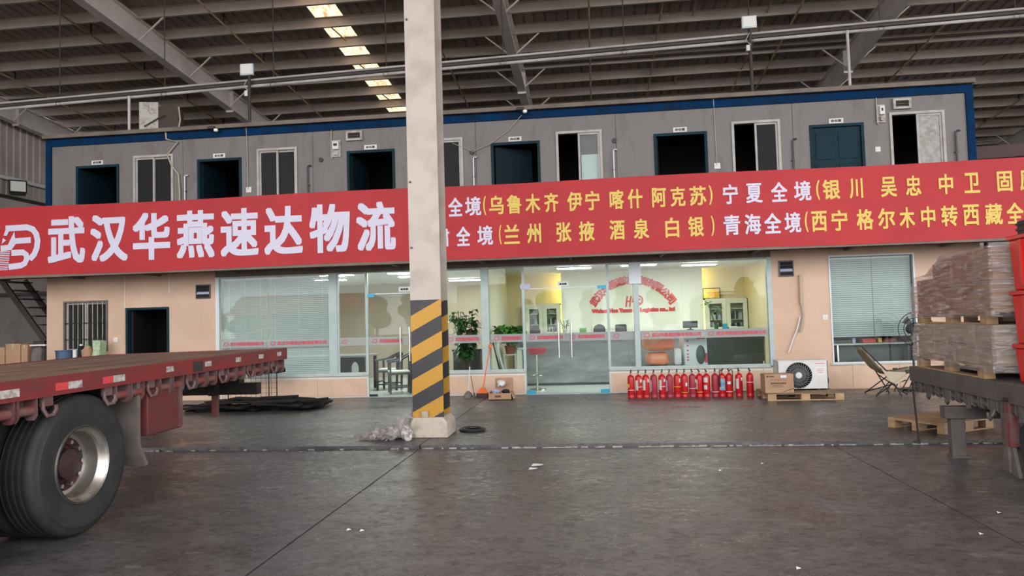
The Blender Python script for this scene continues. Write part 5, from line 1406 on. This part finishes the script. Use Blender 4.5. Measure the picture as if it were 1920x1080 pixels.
# stool, white easel bits, meeting furniture
so_ = empty('bar_stool', (-1.32, 1.0, 0), label='pink shell bar stool on a chrome stem in front of the counter', cat='stool')
MB().lathe([(0.0, 0.78), (0.14, 0.78), (0.18, 0.80), (0.20, 0.86), (0.21, 0.92), (0.195, 0.925), (0.18, 0.87), (0.15, 0.815), (0, 0.81)], (-1.32, 1.0, 0), n=28).build('seat', 'pink_plastic', so_)
MB().cyl((-1.32, 1.0, 0.02), (-1.32, 1.0, 0.78), 0.025, n=12).build('stem', 'steel', so_)
MB().tube([(-1.32 + 0.13 * math.cos(2 * math.pi * k / 20), 0.93 + 0.13 * math.sin(2 * math.pi * k / 20), 0.32) for k in range(21)], 0.01, 6).build('foot_ring', 'steel', so_)
MB().lathe([(0, 0.004), (0.2, 0.004), (0.19, 0.02), (0.05, 0.045), (0, 0.045)], (-1.32, 1.0, 0), n=28).build('base', 'steel', so_)
ea = empty('leaning_boards', (-2.0, 0.3, 0), label='long narrow white and dark boards leaning behind the glass beside the mullion', cat='boards')
MB().bar((-1.86, 0.35, 0.01), (-2.16, 0.2, 1.25), 0.03, 0.04).build('board', 'pot_white', ea)
MB().bar((-1.95, 0.30, 0.01), (-2.19, 0.2, 1.15), 0.025, 0.03).build('board', 'brown_dark', ea)
fp = empty('flip_stand', (-1.72, 0.36, 0), label='cream upright box behind the glass under the bushy plant', cat='box')
Box(-1.68, -1.58, 0.28, 0.40, 0.004, 0.92).build('box_body', 'furniture', fp, bevel=0.006)
Box(-1.66, -1.48, 0.26, 0.38, 0.92, 0.96).build('lid', 'pot_white', fp)
ds = empty('writing_desk', (-2.9, 1.9, 0), label='dark desk behind the glass between the column and the potted tree', cat='desk')
Box(-3.4, -2.70, 1.9, 2.45, 0.86, 0.90).build('desk_top', 'dark_wood', ds, bevel=0.005)
for x in (-3.38, -2.78): Box(x, x + 0.05, 1.92, 2.43, 0.004, 0.86).build('leg', 'dark_wood', ds)
Box(-3.33, -2.78, 1.92, 1.96, 0.1, 0.86).build('modesty_panel', 'black', ds)
mt = empty('meeting_table', (-6.3, 1.7, 0), label='long dark meeting table with a pale top and a pale oval on the front behind the glass', cat='table')
Box(-7.9, -5.3, 1.25, 2.35, 0.80, 0.845).build('table_top', 'counter', mt, bevel=0.006)
Box(-7.7, -5.4, 1.45, 1.5, 0.02, 0.80).build('front_panel', 'dark_wood', mt)
for x in (-7.7, -5.42):
    for y in (1.35, 2.25): Box(x, x + 0.07, y - 0.035, y + 0.035, 0.004, 0.80).build('leg', 'dark_wood', mt)
MB().lathe([(0.0, 1.435), (0.10, 1.437), (0.115, 1.448), (0.115, 1.45)], (0, 0, 0), 'y', 24)
mb = MB(); vs = [(-5.62 + 0.085 * math.cos(2 * math.pi * k / 24), 1.442, 0.52 + 0.165 * math.sin(2 * math.pi * k / 24)) for k in range(24)]
mb.prism([(p[0], p[2]) for p in vs], 1.435, 1.449, 'y').build('front_oval', 'pot_white', mt)  # pale oval disc fixed to the dark front panel
Box(-7.3, -6.1, 1.5, 2.1, 0.846, 0.85).build('table_cloth_strip', 'pot_white', mt)
def armchair(label, x, y, rz):
    c = empty('wooden_armchair', (x, y, 0.004), rz, label=label, cat='chair', group='black horseshoe armchairs of the meeting room')
    M4 = WM[c.name]
    for sx in (-0.26, 0.26):
        MB(M4).bar((sx, -0.2, 0), (sx * 0.95, -0.2, 0.70), 0.042).build('leg', 'dark_wood', c)
        MB(M4).bar((sx * 0.85, 0.24, 0), (sx * 0.72, 0.27, 0.86), 0.042).build('leg', 'dark_wood', c)
        MB(M4).bar((sx * 0.98, -0.2, 0.14), (sx * 0.84, 0.24, 0.14), 0.03).build('stretcher', 'dark_wood', c)
    MB(M4).bar((-0.26, -0.2, 0.20), (0.26, -0.2, 0.20), 0.03).build('stretcher', 'dark_wood', c)
    MB(M4).box(-0.28, 0.28, -0.23, 0.27, 0.42, 0.46).build('seat', 'dark_wood', c, bevel=0.006)
    MB(M4).box(-0.25, 0.25, -0.22, 0.24, 0.46, 0.50).build('cushion', 'cushion', c, bevel=0.015)
    MB(M4).tube([(-0.27, -0.24, 0.70), (-0.27, -0.05, 0.73)] + [(0.27 * math.cos(R(180 - 180 * k / 10)), 0.02 + 0.27 * math.sin(R(180 * k / 10)), 0.74 + 0.13 * math.sin(R(180 * k / 10))) for k in range(11)] + [(0.27, -0.05, 0.73), (0.27, -0.24, 0.70)], 0.024, 8).build('horseshoe_rail', 'dark_wood', c)
    MB(M4).prism([(-0.08, 0.46), (0.08, 0.46), (0.06, 0.86), (-0.06, 0.86)], 0.255, 0.275, 'y').build('back_splat', 'dark_wood', c)
armchair('black horseshoe armchair at the end of the meeting table', -4.9, 1.75, R(-90))
armchair('black armchair with pale cushion nearest the meeting room door', -4.42, 0.85, R(-70))
armchair('black armchair mostly hidden behind the striped column', -3.72, 1.2, R(20))

# goods stacked behind the glass above the extinguishers
og = empty('orange_sack', (1.35, 0.75, 0.51), label='glossy orange printed sack behind the glass, upper of two', cat='sack')
def sack(name, label, x0, x1, y0, y1, z0, z1, m, seed, e=None):
    mb = MB(); n1, n2 = 10, 20; vs = []
    for i in range(n1 + 1):
        th = math.pi * i / n1
        for j in range(n2):
            ph = 2 * math.pi * j / n2
            q = lambda c: math.copysign(abs(c) ** 0.45, c)
            d = 1 + 0.10 * noise.noise(Vector((i * 0.6 + seed, j * 0.5, seed)))
            vs.append(((x0 + x1) / 2 + (x1 - x0) / 2 * q(math.sin(th)) * q(math.cos(ph)) * d, (y0 + y1) / 2 + (y1 - y0) / 2 * q(math.sin(th)) * q(math.sin(ph)) * d, (z0 + z1) / 2 + (z1 - z0) / 2 * q(math.cos(th)) * (d if math.cos(th) > 0 else 1)))
    mb.add(vs, [(i * n2 + j, i * n2 + (j + 1) % n2, (i + 1) * n2 + (j + 1) % n2, (i + 1) * n2 + j) for i in range(n1) for j in range(n2)])
    o = mb.build('sack_body' if e else name, m, e)
    return o if e else tag(o, label, 'sack')
plat = empty('goods_pallet', (1.5, 0.8, 0), label='low platform behind the glass carrying the sacks and the white carton', cat='platform')
Box(0.95, 2.4, 0.35, 1.25, 0.004, 0.50).build('platform_body', 'counter_dark', plat, bevel=0.01)
sack('orange_sack', '', 0.98, 1.66, 0.45, 1.05, 0.815, 1.20, 'orange_pale', 2.0, og)
MB().prism([(1.18, 0.93), (1.40, 1.08), (1.60, 1.06), (1.62, 0.92), (1.4, 0.88)], 0.43, 0.455, 'y').build('print_patch', 'orange', og)
sack('orange_sack', 'pale orange sack behind the glass, lower of two', 1.05, 1.52, 0.45, 1.05, 0.502, 0.775, 'orange_pale', 6.0)
sack('white_bag', 'white plastic bag between the orange sacks and the white carton', 1.60, 1.77, 0.38, 0.7, 0.502, 0.86, 'paper', 9.0)
wc = empty('carton', (2.03, 0.8, 0.5), R(8), label='tall white carton printed with a dark fan behind the glass', cat='carton')
M4 = Matrix.Translation((2.03, 0.62, 0.0)) @ Matrix.Rotation(R(8), 4, 'Z')
MB(M4).box(-0.24, 0.24, -0.2, 0.25, 0.502, 1.18).build('box_body', 'alu_white', wc, bevel=0.006)
mb = MB(M4); mb.prism([(0.10 + 0.10 * math.cos(2 * math.pi * k / 24), 0.72 + 0.2 * math.sin(2 * math.pi * k / 24)) for k in range(24)], -0.204, -0.201, 'y').build('printed_fan', 'counter_dark', wc)
mb = MB(M4)
for z in (0.6, 0.66, 0.72, 0.8, 0.9, 1.0): mb.box(-0.19, -0.15, -0.204, -0.201, z, z + 0.03)
mb.box(0.02, 0.2, -0.204, -0.201, 1.05, 1.10).box(0.18, 0.235, -0.204, -0.201, 0.55, 0.75)
mb.build('print', 'print_red', wc)

# labels stuck on the shop glass
for x0, x1, z0, z1, c, tx, lb in ((-4.15, -3.90, 2.225, 2.33, 'paper', '会议室', 'white room name label on the glass above the meeting room door'),
                                  (-0.76, -0.53, 2.225, 2.325, 'paper', '办公室', 'white room name label above the entrance door'),
                                  (-1.545, -1.33, 2.20, 2.30, 'lavender', None, 'lavender sticker high on the glass left of the entrance door'),
                                  (-4.84, -4.69, 2.13, 2.20, 'cyan', None, 'cyan hinge sticker at the upper left of the meeting room door'),
                                  (0.06, 0.235, 2.15, 2.22, 'cyan', None, 'cyan hinge sticker at the upper right of the entrance door')):
    o = Box(x0, x1, 0.008, 0.012, z0, z1).build('glass_label', c, smooth=False)
    tag(o, lb, 'label')
    if tx: put_text(MB(), tx, x0 + 0.04, x1 - 0.04, z0 + 0.03, z1 - 0.03, 0.006, 0.006).build('label_lettering', 'dark_teal', o, smooth=False)

# desk with clutter below the right hand window
dk = empty('office_desk', (5.4, 0.6, 0), label='dark desk with a thin bright edge inside the right office window', cat='desk')
Box(4.7, 6.3, 0.25, 0.95, 0.855, 0.885).build('desk_top', 'sill', dk)
Box(4.88, 6.3, 0.5, 0.53, 0.1, 0.855).build('front_panel', 'counter_dark', dk)
Box(4.84, 4.87, 0.28, 0.53, 0.004, 0.855).build('leg', 'steel', dk)
Box(6.2, 6.24, 0.28, 0.53, 0.004, 0.855).build('leg', 'steel', dk)
for x0, x1, h, c, lb, nm in ((4.76, 5.14, 0.07, 'dark_steel', 'flat dark tray at the left of the window desk', 'tray'), (5.16, 5.23, 0.11, 'lavender', 'small pale pot beside the dark tray on the window desk', 'pot'),
                         (5.36, 5.62, 0.09, 'sign_red', 'red box in the middle of the window desk', 'gift_box'), (5.66, 5.74, 0.10, 'gold', 'yellow tin right of the red box on the window desk', 'tin'), (5.78, 6.02, 0.085, 'terracotta', 'brown pink box at the right of the window desk', 'gift_box')):
    o = Box(x0, x1, 0.34, 0.5, 0.886, 0.886 + h).build(nm, c, bevel=0.01); tag(o, lb, nm.split('_')[-1])
MB().lathe([(0, 0.53), (0.09, 0.53), (0.10, 0.55), (0.10, 0.66), (0.08, 0.70), (0, 0.70)], (6.0, 0.32, 0), n=16)

# ================================================================== FACADE FITTINGS
def louvre(label, x0, x1, z0, z1):
    v = empty('wall_vent', ((x0 + x1) / 2, 0, z0), label=label, cat='vent')
    frame(MB(), x0, x1, z0, z1, -0.03, 0.0, 0.022).build('vent_frame', 'dark_steel', v)
    Box(x0, x1, -0.008, -0.002, z0, z1).build('backing', 'black', v)
    for k in range(4):
        z = z0 + 0.03 + k * (z1 - z0 - 0.05) / 4
        MB().add([(x0 + 0.02, -0.035, z), (x1 - 0.02, -0.035, z), (x1 - 0.02, -0.01, z + 0.055), (x0 + 0.02, -0.01, z + 0.055)], [(0, 1, 2, 3)]).build('vent_slat', 'dark_steel' if k != 1 else 'lavender', v)
louvre('dark louvred vent left of the blinds window', -8.71, -8.38, 2.22, 2.53)
louvre('dark louvred vent above the grey air conditioner hose', 3.70, 3.985, 2.27, 2.59)
def switch(label, x, z, y=0.0, s=0.05):
    w = empty('wall_switch', (x, y, z), label=label, cat='switch')
    Box(x - s, x + s, y - 0.012, y, z - s, z + s).build('cover_plate', 'paper', w, bevel=0.003)
    Box(x - s * 0.5, x + s * 0.5, y - 0.017, y - 0.012, z - s * 0.5, z + s * 0.5).build('rocker', 'white_plastic', w)
switch('white wall switch left of the dark doorway', -10.616, 1.37)
switch('white wall switch left of the right office window', 4.552, 1.427)
hz = MB().tube([(4.105, -0.036, 2.29), (4.10, -0.05, 2.22), (4.095, -0.05, 1.9), (4.095, -0.05, 1.7)], 0.032, 8).build('air_hose', 'khaki_light')
tag(hz, 'pale air conditioner hose coming out of the wall and hanging down', 'hose')
MB().tube([(4.095, -0.05, 1.72), (4.12, -0.05, 1.5), (4.09, -0.05, 1.28), (4.05, -0.05, 1.15)], 0.02, 6).build('inner_pipe', 'grey_cable', hz)
MB().tube([(4.06, -0.05, 1.45), (3.99, -0.05, 1.2), (3.88, -0.05, 0.95), (3.80, -0.06, 0.74)], 0.016, 6).build('drain_pipe', 'pot_white', hz)

# upper wall fittings
def meter(label, x0, x1, z0, z1):
    m = empty('meter_box', ((x0 + x1) / 2, 0, z0), label=label, cat='meter box')
    Box(x0, x1, -0.03, 0.0, z0, z1).build('back_board', 'old_white', m)
    Box(x0 + 0.03, x1 - 0.03, -0.09, -0.03, z0 + 0.15, z1 - 0.03).build('meter', 'white_plastic', m, bevel=0.01)
    Box(x0 + 0.06, x1 - 0.06, -0.093, -0.09, z1 - 0.14, z1 - 0.08).build('dial', 'black', m)
    Box(x0 + 0.05, x1 - 0.05, -0.07, -0.03, z0 + 0.03, z0 + 0.11).build('breaker', 'old_white', m)
    MB().tube([(x0, -0.02, z1 + 0.26), (x0 - 0.01, -0.03, z1), (x0 - 0.01, -0.03, z0), (x0 + 0.02, -0.03, z0 - 0.04)], 0.012, 5).build('feed_cable', 'grey_cable', m)
meter('old meter box left of the third cabin door', -5.56, -5.36, 5.20, 5.56)
meter('white meter box left of the foil window', 5.735, 5.89, 5.28, 5.64)
def vent2(label, x0, x1):
    v = empty('exhaust_vent', ((x0 + x1) / 2, 0, 5.53), label=label, cat='vent')
    frame(MB(), x0, x1, 5.53, 5.74, -0.06, 0.0, 0.045).build('vent_frame', 'old_white', v)
    Box(x0 + 0.03, x1 - 0.03, -0.02, -0.001, 5.55, 5.72).build('backing', 'brown_dark', v)
    for k in range(3): Box(x0 + 0.045, x1 - 0.045, -0.05, -0.03, 5.575 + k * 0.045, 5.59 + k * 0.045).build('vent_slat', 'brown_dark', v)
vent2('cream exhaust vent above the third cabin door', -5.23, -4.87)
vent2('cream exhaust vent above the foil window', 6.04, 6.38)
for x, lb in ((-8.22, 'small black lamp on the blue rail above the second cabin door'), (-1.40, 'small black lamp on the blue rail above the fourth cabin door')):
    f = empty('rail_lamp', (x, -0.1, 5.9), label=lb, cat='lamp')
    MB().bar((x - 0.1, -0.05, 5.97), (x, -0.14, 5.92), 0.03).build('bracket', 'black', f)
    Box(x - 0.09, x + 0.06, -0.2, -0.1, 5.93, 5.99).build('lamp_head', 'black', f, bevel=0.01)
    MB().lathe([(0.05, 5.93), (0.045, 5.88), (0.0, 5.86)], (x + 0.08, -0.15, 0), n=12).build('bulb', 'lamp_glass', f)
for k, (x, z) in enumerate([(-8.94, 4.96), (-6.106, 5.03), (-2.456, 5.02), (0.488, 5.02), (4.077, 5.04), (7.184, 5.03)]):
    p = empty('pipe_hook', (x, -0.03, 4.2), label='bent thin pipe on the cabin wall, %s from the left' % ['first', 'second', 'third', 'fourth', 'fifth', 'sixth'][k], cat='pipe')
    MB().tube([(x, -0.04, 3.6), (x, -0.04, z - 0.02), (x + 0.02, -0.045, z), (x + 0.08, -0.05, z)], 0.016, 6).build('pipe', 'dark_steel' if k in (1, 4, 5) else 'alu_white', p)
    for zz in (4.35, 4.6): Box(x - 0.03, x + 0.03, -0.05, 0.0, zz, zz + 0.02).build('clip', 'dark_steel', p)
for k, (x, z) in enumerate([(-5.814, 5.152), (-2.487, 5.134), (0.517, 5.216)]):
    o = MB().cyl((x, 0.0, z), (x, -0.03, z), 0.05, n=14).build('junction_cap', 'black')
    tag(o, ['round black cap on the cabin wall left of the third door', 'black cap with cables right of the column on the cabin wall', 'black cap on the cabin wall right of the cyan cloth window'][k], 'cap')
tag(MB().tube([(-1.40, -0.05, 5.86), (-1.7, -0.03, 5.55), (-2.1, -0.03, 5.28), (-2.46, -0.035, 5.15), (-2.9, -0.03, 5.35)], 0.007, 5).build('slack_cable', 'grey_cable'), 'slack thin cable drooping across the cabin wall by the fourth door', 'cable')
tag(MB().tube([(-9.38, -0.05, 6.05), (-9.36, -0.05, 5.8), (-9.1, -0.04, 5.72), (-9.35, -0.03, 5.45), (-9.25, -0.03, 5.2), (-9.09, -0.03, 5.0), (-9.06, -0.04, 4.6), (-9.06, -0.03, 4.2)], 0.02, 6).build('drain_hose', 'grey_cable'), 'pale drain hose winding down the cabin wall from the white box', 'hose')
for k, x in enumerate((-7.5, 2.55)):
    tag(MB().tube([(x, -0.045, 6.0), (x + 0.01, -0.02, 5.7), (x + 0.02, -0.02, 4.6)], 0.009, 5).build('wall_cable', 'grey_cable'), ['straight grey cable running down right of the second cabin door', 'straight grey cable running down right of the fifth cabin door'][k], 'cable')
    switch(['white switch box at the foot of the cable by the second cabin door', 'white switch box at the foot of the cable by the fifth cabin door'][k], x + 0.03, 4.58, 0.0, 0.06)
switch('white switch plate right of the closed teal cabin door', 5.72, 4.75, 0.0, 0.05)

# white box with brown side on the cabin roof
wbx = empty('roof_cabinet', (-9.8, 0.7, 6.1), label='old white appliance box with a dark brown side standing on the cabin roof', cat='appliance')
M4 = Matrix.Translation((-10.0, 0.35, 6.10)) @ Matrix.Rotation(R(14), 4, 'Z')
MB(M4).box(-0.24, 0.18, 0, 0.04, 0, 0.70).build('front_sheet', 'old_white', wbx, bevel=0.01)
MB(M4).box(0.18, 0.62, 0.02, 0.42, 0.02, 0.60).build('side_case', 'brown_dark', wbx, bevel=0.01)
MB(M4).box(-0.24, 0.18, 0.04, 0.45, 0.0, 0.66).build('case', 'old_white', wbx)
MB(M4).bar((-0.12, -0.02, 0.12), (0.34, -0.05, 0.40), 0.025).build('strut', 'brown_dark', wbx)
MB(M4).tube([(-0.1, -0.01, 0.62), (-0.02, -0.01, 0.6), (-0.04, -0.01, 0.5), (0.02, -0.01, 0.42)], 0.012, 5).build('stain_pipe', 'grey_cable', wbx)
MB(M4).tube([(0.62, 0.03, 0.6), (0.66, 0.0, 0.3), (0.64, -0.1, -0.05), (0.6, -0.3, -0.1)], 0.02, 6).build('pipe', 'grey_cable', wbx)

# cable tray with two white rails, poles and floodlights above the roof
ct = empty('cable_tray', (-3, 0.3, 7.2), label='long double railed white conduit running above the cabin roof', cat='conduit')
def zt(x, a, b): return a + (b - a) * (x + 13.7) / 22.5
for nm, a, b, r in (('conduit_rail', 6.985, 7.515, 0.026), ('conduit_rail', 6.845, 7.365, 0.034)):
    xs = [-24 + 4 * k for k in range(13)]
    MB().tube([(x, 0.3, zt(x, a, b)) for x in xs], r, 8).build(nm, 'conduit', ct)
MB().tube([(x, 0.31, zt(x, 6.92, 7.445)) for x in [-24 + 4 * k for k in range(13)]], 0.046, 6).build('cable_bundle', 'rod_dark', ct)
for x in [-20 + 2.6 * k for k in range(15)]:
    MB().cyl((x, 0.3, zt(x, 7.0, 7.53)), (x, 0.3, zr(0.3) - 0.2), 0.012, n=5).build('hanger_rod', 'rod_dark', ct)
    MB().tube([(x + 0.06 * math.cos(k), 0.24, zt(x, 6.83, 7.36) + 0.07 * math.sin(k)) for k in range(0, 7)], 0.006, 4).build('cable_tie', 'rod_dark', ct)
for x, lb, m in ((-7.52, 'dark pole with a floodlight above the second cabin window', 'rod_dark'), (3.38, 'dark pole with a floodlight above the fifth cabin window', 'rod_dark')):
    z0 = 6.02; zz = zt(x, 6.99, 7.52)
    p = empty('floodlight_pole', (x, 0.18, z0), label=lb, cat='floodlight')
    MB().cyl((x, 0.18, z0), (x, 0.18, zz + 0.1), 0.035, n=8).build('pole', m, p)
    h = Box(x - 0.17, x + 0.13, 0.08, 0.16, zz + 0.04, zz + 0.30).build('lamp_housing', 'alu_white', p, bevel=0.015)
    Box(x - 0.14, x + 0.10, 0.07, 0.082, zz + 0.07, zz + 0.27).build('lens', 'lamp_glass', h)
    MB().bar((x - 0.02, 0.15, zz), (x - 0.02, 0.2, zz + 0.12), 0.03).build('bracket', 'dark_steel', p)
    Box(x - 0.09, x - 0.02, 0.12, 0.2, zz - 0.42, zz - 0.30).build('junction_box', 'white_plastic', p)
    MB().tube([(x, 0.13, zz - 0.3), (x - 0.1, 0.12, zz - 0.2), (x - 0.02, 0.12, zz - 0.05)], 0.01, 5).build('lead', 'grey_cable', p)
for x, lb, m in ((-10.41, 'pale thin post on the cabin roof left of the white box', 'conduit'), (5.32, 'thin post on the cabin roof near the right rafter', 'conduit')):
    tag(MB().cyl((x, 0.2, 6.04), (x, 0.2, zt(x, 6.84, 7.36)), 0.03, n=8).build('roof_post', m), lb, 'post')

# ================================================================== LEFT: stairs, goods, wall lamp
sr = empty('steel_staircase', (-13.0, 0.75, 0), label='dark steel staircase rising to the walkway left of the beige wall', cat='staircase')
for y in (0.95, 1.70):
    MB().bar((-12.45, y, 0.56), (-14.25, y, 2.90), 0.05, 0.13).build('stringer', 'rod_dark', sr)
for k in range(11):
    f = (k + 0.5) / 11; x = -12.45 - 1.8 * f; z = 0.56 + 2.34 * f
    Box(x - 0.12, x + 0.16, 0.97, 1.68, z + 0.03, z + 0.055).build('tread', 'rod_dark', sr)
Box(-12.72, -12.36, 0.95, 1.70, 0.52, 0.56).build('landing', 'dark_steel', sr)
for x in (-12.68, -12.40):
    for y in (0.98, 1.67): MB().bar((x, y, 0.0), (x, y, 0.52), 0.05).build('support_post', 'dark_steel', sr)
MB().bar((-13.52, 1.76, 0.0), (-13.52, 1.76, 2.79), 0.05).build('support_post', 'dark_steel', sr)
for k, (x0, x1, z1, y, c) in enumerate([(-13.95, -13.53, 1.27, 0.55, 'carton'), (-13.51, -13.14, 1.34, 0.55, 'carton'), (-13.12, -12.96, 1.32, 0.55, 'carton')]):
    o = empty('carton', ((x0 + x1) / 2, y, 0), label=['brown carton at the far left beyond the trailer deck', 'brown carton second from the left beyond the trailer deck', 'brown carton nearest the stairs beyond the trailer deck'][k], cat='carton', group='cartons by the stairs')
    Box(x0, x1, y - 0.3, y + 0.1, 0.62, z1).build('box_body', c, o, bevel=0.006)
    Box((x0 + x1) / 2 - 0.02, (x0 + x1) / 2 + 0.02, y - 0.302, y - 0.29, z1 - 0.1, z1 + 0.001).build('packing_tape', 'khaki_light', o)
tb = empty('work_bench', (-13.2, 0.45, 0), label='low bench carrying the brown cartons by the stairs', cat='bench')
Box(-14.05, -12.4, 0.2, 0.75, 0.57, 0.615).build('bench_top', 'wood_top', tb)
for x in (-13.95, -12.5):
    for y in (0.25, 0.70): Box(x - 0.03, x + 0.03, y - 0.03, y + 0.03, 0, 0.57).build('leg', 'wood_top', tb)
sack('grey_sack', 'grey cloth sack beside the cartons at the foot of the stairs', -12.93, -12.62, 0.25, 0.65, 0.617, 1.25, 'rubber_grey', 3.0)
gl = empty('glass_shelf', (-12.75, 0.45, 1.272), label='thin white tray on top of the grey sack by the stairs', cat='tray')
Box(-12.95, -12.55, 0.3, 0.6, 1.272, 1.31).build('tray_body', 'paper', gl); Box(-12.9, -12.62, 0.35, 0.55, 1.311, 1.39).build('tray_load', 'dark_steel', gl)
bl = empty('plastic_basin', (-11.55, -0.4, 0), label='dark blue plastic basin below the barred window', cat='basin')
MB().lathe([(0, 0.98), (0.155, 0.98), (0.165, 1.15), (0.178, 1.16), (0.178, 1.178), (0.155, 1.175), (0.15, 1.0), (0, 1.0)], (-11.55, -0.4, 0), n=24).build('basin_body', 'blue_plastic', bl)
tbl = empty('side_table', (-11.3, -0.3, 0), label='narrow white table under the barred window', cat='table')
Box(-11.8, -10.8, -0.62, -0.14, 0.945, 0.978).build('table_top', 'alu_white', tbl)
for x in (-11.75, -10.85):
    for y in (-0.58, -0.18): Box(x - 0.02, x + 0.02, y - 0.02, y + 0.02, 0, 0.945).build('leg', 'alu_white', tbl)
def bottle(name, label, x, y, prof, m, capm=None, capz=None):
    b = empty(name, (x, y, 0.979), label=label, cat=name.split('_')[-1])
    MB().lathe(prof, (x, y, 0.979), n=16).build('body', m, b)
    if capm: MB().lathe([(0, capz), (0.03, capz), (0.03, capz + 0.04), (0, capz + 0.04)], (x, y, 0.979), n=12).build('cap', capm, b)
bottle('white_cup', 'small white cup beside the blue basin', -11.33, -0.35, [(0, 0), (0.04, 0), (0.045, 0.2), (0.04, 0.2), (0, 0.19)], 'paper')
bottle('dark_jar', 'tall dark jar below the barred window', -11.2, -0.33, [(0, 0), (0.06, 0), (0.06, 0.24), (0.03, 0.28), (0, 0.28)], 'dark_teal', 'paper', 0.28)
bottle('oil_bottle', 'round brown bottle with a green and white cap below the barred window', -11.02, -0.36, [(0, 0), (0.10, 0.0), (0.12, 0.08), (0.13, 0.18), (0.07, 0.24), (0.06, 0.28), (0, 0.28)], 'carton', 'leaf', 0.28)
gb = empty('shopping_bag', (-10.83, -0.33, 0.979), label='pale green patterned bag below the barred window', cat='bag')
MB().prism([(-10.885, 0.98), (-10.69, 0.98), (-10.67, 1.36), (-10.85, 1.38), (-10.84, 1.15)], -0.45, -0.22, 'y').build('bag_body', 'green_bag', gb, bevel=0.015)
fl2 = empty('wall_floodlight', (-21.4, 9.65, 7.0), label='square floodlight on the corrugated gable wall at the far left', cat='floodlight')
M4 = Matrix.Translation((-21.2, 9.65, 7.08)) @ Matrix.Rotation(R(42), 4, 'Z') @ Matrix.Rotation(R(-15), 4, 'X')
frame(MB(M4), -0.28, 0.28, -0.25, 0.25, -0.05, 0.05, 0.04).build('lamp_housing', 'black', fl2)
MB(M4).box(-0.25, 0.25, -0.03, 0.03, -0.22, 0.22).build('lens', 'lamp_glass', fl2)
MB(M4).box(-0.24, 0.24, -0.02, 0.04, -0.34, -0.25).build('bracket', 'black', fl2)

# right: dark beam and pale sheeting beyond the cabins
be = empty('crossbeam', (12, 1.0, 4.8), label='dark maroon beam running off to the right of the cabins', cat='beam')
MB().bar((7.56, 1.0, 4.74), (20, 1.0, 5.1), 0.2, 0.26).build('beam_body', 'maroon', be)
MB().cyl((7.7, 0.95, 5.0), (8.5, 0.95, 5.02), 0.02, n=6).build('top_pipe', 'dark_steel', be)
for x in (7.72, 8.15): MB().cyl((x, 1.0, 0.0), (x, 1.0, 4.65), 0.05, n=8).build('post', 'dark_steel', be)

# ================================================================== YARD BEHIND THE CAMERA (seen only as reflections and light)
def tree(x, y, h, r, m='tree_leaf'):
    t = empty('yard_tree', (x, y, -0.06), label='green tree across the yard, reflected in the shop glass', cat='tree', group='trees across the yard')
    MB().cyl((x, y, -0.06), (x, y, h * 0.5), 0.18, 0.1, n=8).build('trunk', 'bark', t)
    mb = MB()
    for k in range(9):
        c = Vector((x + rnd.uniform(-r, r) * 0.6, y + rnd.uniform(-r, r) * 0.5, h * rnd.uniform(0.3, 0.82))); q = r * rnd.uniform(0.4, 0.6); vs = []
        for i in range(7):
            th = math.pi * i / 6
            for j in range(10):
                ph = 2 * math.pi * j / 10; d = q * (1 + 0.35 * noise.noise(Vector((i + k * 3.1, j * 1.3, x))))
                vs.append((c.x + d * math.sin(th) * math.cos(ph), c.y + d * math.sin(th) * math.sin(ph), c.z + d * math.cos(th)))
        mb.add(vs, [(i * 10 + j, i * 10 + (j + 1) % 10, (i + 1) * 10 + (j + 1) % 10, (i + 1) * 10 + j) for i in range(6) for j in range(10)])
    mb.build('crown', m, t, smooth=False, kind='stuff')
for k in range(20):
    tree(-58 + k * 4.1 + rnd.uniform(-.1, .1), -68, rnd.uniform(4.9, 5.7), 1.75)
hs_ = empty('yard_house', (-30, -52, 0), label='low house with a red tiled roof across the yard', cat='house')
Box(-34, -22, -56, -51, -0.06, 3.0).build('house_wall', 'yard_wall', hs_)
MB().prism([(-57, 2.9), (-50, 2.9), (-53.5, 4.8)], -34.5, -21.5, 'x').build('roof', 'roof_tile_red', hs_)

# unseen tractor, added behind the camera to block daylight on the left floor
tc_ = empty('tractor_blocker', (-5.2, -19.0, -0.04), label='unseen red tractor added to block daylight ahead of the red flatbed trailer', cat='light blocker')
Box(-6.4, -3.98, -20.4, -18.3, 0.9, 3.3).build('cab', 'trailer_red', tc_, bevel=0.12)
Box(-6.2, -4.18, -20.43, -20.39, 2.0, 3.0).build('windscreen', 'dark_glass', tc_)
Box(-5.9, -4.5, -20.3, -17.6, 0.55, 0.8).build('frame_rail', 'chassis', tc_)
for y in (-19.6, -18.1):
    for x in (-6.3, -4.3): MB().cyl((x, y, 0.46), (x + 0.3, y, 0.46), 0.5, n=32).build('wheel', 'rubber', tc_)
